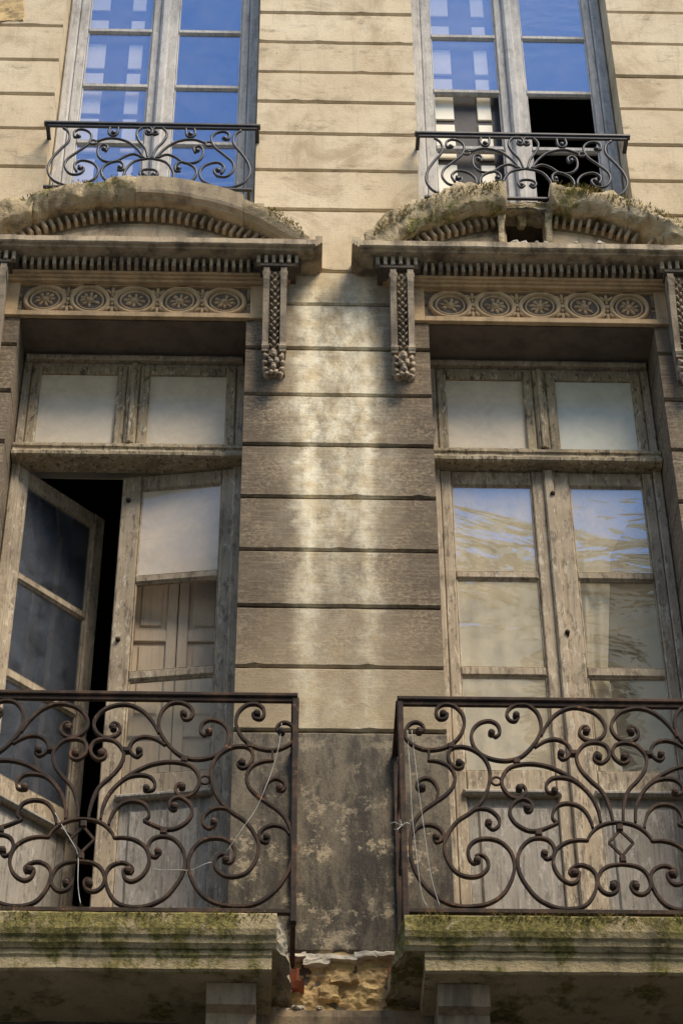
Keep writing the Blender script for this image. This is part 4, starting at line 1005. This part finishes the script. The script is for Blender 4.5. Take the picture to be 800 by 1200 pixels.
def railing(xc, z0, half, lab, top):
    t = thing('balcony_railing', (xc, YB, z0), lab, 'railing', 'wrought iron balcony railings')
    r_ = 0.0078; cx = 0.006
    b = MB(); b.cbox(xc-half-0.012, xc+half+0.012, YB-0.020, YB+0.020, z0+top-0.012, z0+top+0.012, 0.005)
    b.cbox(xc-half, xc+half, YB-0.009, YB+0.009, z0+top-0.034, z0+top-0.012, 0.002)
    for s in (-1, 1): b.box(xc+s*half-0.018, xc+s*half+0.018, YB+0.020, -0.001, z0+top-0.010, z0+top+0.010)
    b.build('handrail', M['iron'], t)
    b = MB(); b.cbox(xc-half, xc+half, YB-0.011, YB+0.011, z0-0.012, z0+0.012, 0.003)
    for s in (-1, 1): b.box(xc+s*half-0.011, xc+s*half+0.011, YB+0.011, -0.001, z0-0.010, z0+0.010)
    b.build('bottom_rail', M['iron'], t)
    for s in (-1, 1):
        b = MB(); b.cbox(xc+s*half-0.014, xc+s*half+0.014, YB-0.014, YB+0.014, z0-0.055, z0+top-0.012, 0.004); b.build('corner_post', M['iron'], t)
        b = MB(); b.box(xc+s*half-0.012, xc+s*half+0.012, -0.026, -0.002, z0-0.02, z0+top-0.012); b.build('wall_post', M['iron'], t)
        # scrolls of the short end panel
        for (za, zb, q) in ((0.10, 0.55, 1), (0.58, 1.02, -1)):
            pts = []
            for i in range(40):
                u = i/39; ang = q*(u-0.5)*7.5; rad = 0.03+0.13*math.sin(math.pi*u)
                pts.append((xc+s*half, YB/2-0.0+rad*math.sin(ang)*0.9, z0+za+(zb-za)*u+0.04*math.cos(ang)))
            MB().tube(pts, 0.008, 6).build('end_scroll', M['iron'], t, smooth=True)
    for nm, pl in BAL.items():
        ln = smooth_line(pl, 4 if len(pl) > 3 else 1)
        for s in (1, -1):
            b = MB()
            b.bar([(xc+s*(x-cx), YB, z0+z) for x, z in ln], r_, 0.0125)
            for (ex, ez) in EYES.get(nm, ()):
                b.tube([(xc+s*(ex-cx), YB-0.014, z0+ez), (xc+s*(ex-cx), YB+0.014, z0+ez)], 0.0165, 9)
                b.ball((xc+s*(ex-cx), YB-0.014, z0+ez), (0.0165, 0.010, 0.0165), 9, 4)
            b.build('scroll', M['iron'], t)
    for (x, z) in COLLARS:
        for s in (1, -1):
            b = MB(); X_ = xc+s*(x-cx); b.cbox(X_-0.015, X_+0.015, YB-0.016, YB+0.016, z0+z-0.013, z0+z+0.013, 0.004); b.build('collar', M['iron'], t)
    for s in (1, -1):
        b = MB(); ring = [(xc+s*(-.526-cx)+0.022*math.cos(a/16*6.2832), YB, z0+0.689+0.022*math.sin(a/16*6.2832)) for a in range(17)]
        b.tube(ring, 0.006, 6); b.build('ring', M['iron'], t, smooth=True)
    b = MB(); d = [(0.004, .430), (-.050, .362), (0.004, .294), (.058, .362), (0.004, .430)]
    for p, q in zip(d, d[1:]): b.tube([(xc+p[0], YB, z0+p[1]), (xc+q[0], YB, z0+q[1])], 0.0075, 4, 0.009)
    b.build('diamond', M['iron'], t)
    for z in (0.441, 0.272):
        b = MB(); b.cbox(xc-0.010, xc+0.018, YB-0.015, YB+0.015, z0+z-0.016, z0+z+0.016, 0.004); b.build('collar', M['iron'], t)
    return t
railing(-1.196, 6.99, 0.935, 'rusty scrolled iron balcony railing in front of the open french window', 1.165)
railing(1.182, 7.0, 0.958, 'rusty scrolled iron balcony railing in front of the closed french window', 1.145)

GUA = {
'g1': [(-.538,.555),(-.50,.51),(-.496,.428),(-.547,.336),(-.588,.245),(-.60,.155),(-.564,.068),(-.485,.02),(-.392,.031),(-.319,.083),(-.302,.163),(-.339,.227),(-.407,.249),(-.446,.204),(-.428,.145)],
'g2': [(-.427,.478),(-.461,.465),(-.468,.514),(-.437,.542),(-.388,.528),(-.361,.477),(-.379,.40),(-.441,.323),(-.493,.256),(-.501,.187),(-.464,.123),(-.408,.125),(-.386,.175),(-.422,.198)],
'g3': [(-.331,.426),(-.248,.464),(-.15,.437),(-.079,.363),(-.034,.277)],
'g4': [(-.269,.337),(-.258,.379),(-.287,.403),(-.312,.372),(-.311,.30),(-.273,.247),(-.206,.242),(-.152,.292),(-.096,.317),(-.042,.282)],
'g5': [(-.205,.565),(-.209,.508),(-.234,.483),(-.261,.513),(-.255,.565)],
'g6': [(-.029,.55),(-.035,.513),(-.012,.503),(.0,.54),(-.02,.577),(-.061,.57),(-.091,.514),(-.073,.439),(-.031,.364),(-.012,.277)],
'g7': [(-.188,.166),(-.158,.166),(-.157,.22),(-.197,.249),(-.261,.208),(-.282,.148),(-.263,.087),(-.218,.035)],
'g8': [(-.15,.02),(-.15,.093),(-.139,.167),(-.092,.248),(0,.28)],
'g9': [(-.015,.126),(-.037,.104),(-.054,.139),(-.036,.169),(0,.178)],
}
GEYE = {'g1': (-.411,.178), 'g2': (-.442,.478), 'g4': (-.28,.361), 'g5': (-.232,.515), 'g6': (-.022,.528), 'g7': (-.174,.19), 'g9': (-.03,.128)}
def guard(xc, z0, lab):
    t = thing('window_guard', (xc, -0.12, z0), lab, 'railing', 'small iron guards of the upper windows')
    y = -0.12; half = 0.655
    b = MB(); b.cbox(xc-half, xc+half, y-0.017, y+0.017, z0+0.585, z0+0.607, 0.005)
    b.cbox(xc-half+0.02, xc+half-0.02, y-0.008, y+0.008, z0+0.566, z0+0.585, 0.002)
    for s in (-1, 1): b.box(xc+s*(half-0.02)-0.012, xc+s*(half-0.02)+0.012, y+0.017, 0.004, z0+0.588, z0+0.604)
    b.build('handrail', M['guard'], t)
    b = MB(); b.cbox(xc-half+0.04, xc+half-0.04, y-0.009, y+0.009, z0-0.004, z0+0.014, 0.003)
    for s in (-1, 1): b.box(xc+s*(half-0.06)-0.009, xc+s*(half-0.06)+0.009, y+0.009, 0.004, z0-0.002, z0+0.012)
    b.build('bottom_rail', M['guard'], t)
    for nm, pl in GUA.items():
        ln = smooth_line(pl, 4)
        for s in (1, -1):
            b = MB(); b.tube([(xc+s*x, y, z0+z) for x, z in ln], 0.0082, 6, 0.010)
            if nm in GEYE:
                ex, ez = GEYE[nm]; b.ball((xc+s*ex, y, z0+ez), (0.017, 0.016, 0.017), 8, 5)
            b.build('scroll', M['guard'], t, smooth=True)
    for s in (1, -1):
        b = MB(); b.tube([(xc+s*(-.348)+0.02*math.cos(a/14*6.2832), y, z0+.422+0.02*math.sin(a/14*6.2832)) for a in range(15)], 0.0075, 6)
        b.build('ring', M['guard'], t, smooth=True)
guard(-1.160, 12.165, 'dark scrolled iron guard across the upper window with unbroken panes')
guard(1.088, 12.125, 'dark scrolled iron guard across the upper window with missing panes')

# ------------------------------------------------------------------ strings left hanging on the balconies
def string(pts, lab, y=YB-0.016, r=0.0013):
    ln = smooth_line(pts, 6); rr = random.Random(len(pts))
    b = MB().tube([(x, y+0.006*math.sin(i*0.7), z) for i, (x, z) in enumerate(ln)], r, 5)
    b.thing('string', M['string'], lab, 'string', 'strings hanging on the balcony railings', (ln[-1][0], y, ln[-1][1]), smooth=True)
string([(-.322, 7.99), (-.336, 7.844), (-.37, 7.70), (-.413, 7.561), (-.48, 7.42), (-.558, 7.288)], 'pale string slanting across the end of the open window railing')
string([(-.871, 7.196), (-.778, 7.186), (-.70, 7.195), (-.62, 7.23)], 'pale string sagging level between two scrolls of the open window railing')
string([(-1.32, 7.482), (-1.233, 7.324), (-1.203, 7.258), (-1.192, 7.105), (-1.174, 7.01)], 'white string hanging beside the iron diamond of the open window railing', r=0.0019)
string([(.254, 7.958), (.26, 7.70), (.265, 7.468), (.289, 7.121), (.316, 7.013)], 'pale string hanging beside the corner post of the closed window railing')
string([(.274, 7.959), (.287, 7.75), (.302, 7.561), (.333, 7.209), (.371, 7.013)], 'pale string crossing the big corner scroll of the closed window railing')
b = MB()
for (dx, dz) in ((-0.05, 0.015), (-0.035, -0.03), (0.035, 0.012), (-0.01, 0.03)):
    b.tube([(0.215, YB-0.018, 7.43), (0.215+dx*0.6, YB-0.026, 7.43+dz*0.9), (0.215+dx, YB-0.022, 7.43+dz*0.7)], 0.0022, 5)
b.ball((0.215, YB-0.018, 7.43), 0.006, 6, 4)
b.thing('string_knot', M['string'], 'knot of white string tied round the corner post of the closed window railing', 'string', None, (0.215, YB-0.018, 7.43))

# ------------------------------------------------------------------ the sunlit house across the street, seen only in the panes
opp = thing('opposite_house', (0, -10.9, 0), 'pale cream house across the street with rows of tall windows', 'house')
b = MB(); yo = -10.9; H = 19.1
cols = [-13+3.2*i for i in range(9)]; zr = [(0.6, 3.4), (4.6, 7.4), (8.4, 11.2), (12.2, 15.0), (15.9, 18.0)]
edges = [-15.0]
for cx_ in cols: edges += [cx_-0.65, cx_+0.65]
edges += [15.0]
for i in range(0, len(edges), 2): b.box(edges[i], edges[i+1], yo-0.5, yo, 0, H)
zz = [0.0]+[q for r_ in zr for q in r_]+[H]
for i in range(0, len(zz), 2):
    for cx_ in cols: b.box(cx_-0.65, cx_+0.65, yo-0.5, yo-0.001, zz[i], zz[i+1])
b.build('wall', M['opp'], opp)
b = MB(); b.box(-15, 15, yo-0.5, yo+0.45, H, H+0.35); b.box(-15, 15, yo-8, yo-0.4, H+0.35, H+0.6); b.build('eaves_cornice', M['opp'], opp)
for (za, zb) in zr:
    for cx_ in cols:
        b = MB(); b.box(cx_-0.65, cx_+0.65, yo-0.36, yo-0.32, za, zb); o = b.build('window', M['darkpaint'], opp)
        b = MB(); b.box(cx_-0.65, cx_-0.57, yo-0.32, yo-0.27, za, zb); b.box(cx_+0.57, cx_+0.65, yo-0.32, yo-0.27, za, zb); b.box(cx_-0.04, cx_+0.04, yo-0.32, yo-0.27, za, zb)
        b.box(cx_-0.57, cx_-0.04, yo-0.32, yo-0.275, zb-0.08, zb); b.box(cx_+0.04, cx_+0.57, yo-0.32, yo-0.275, zb-0.08, zb)
        b.build('window_frame', M['cream'], o)
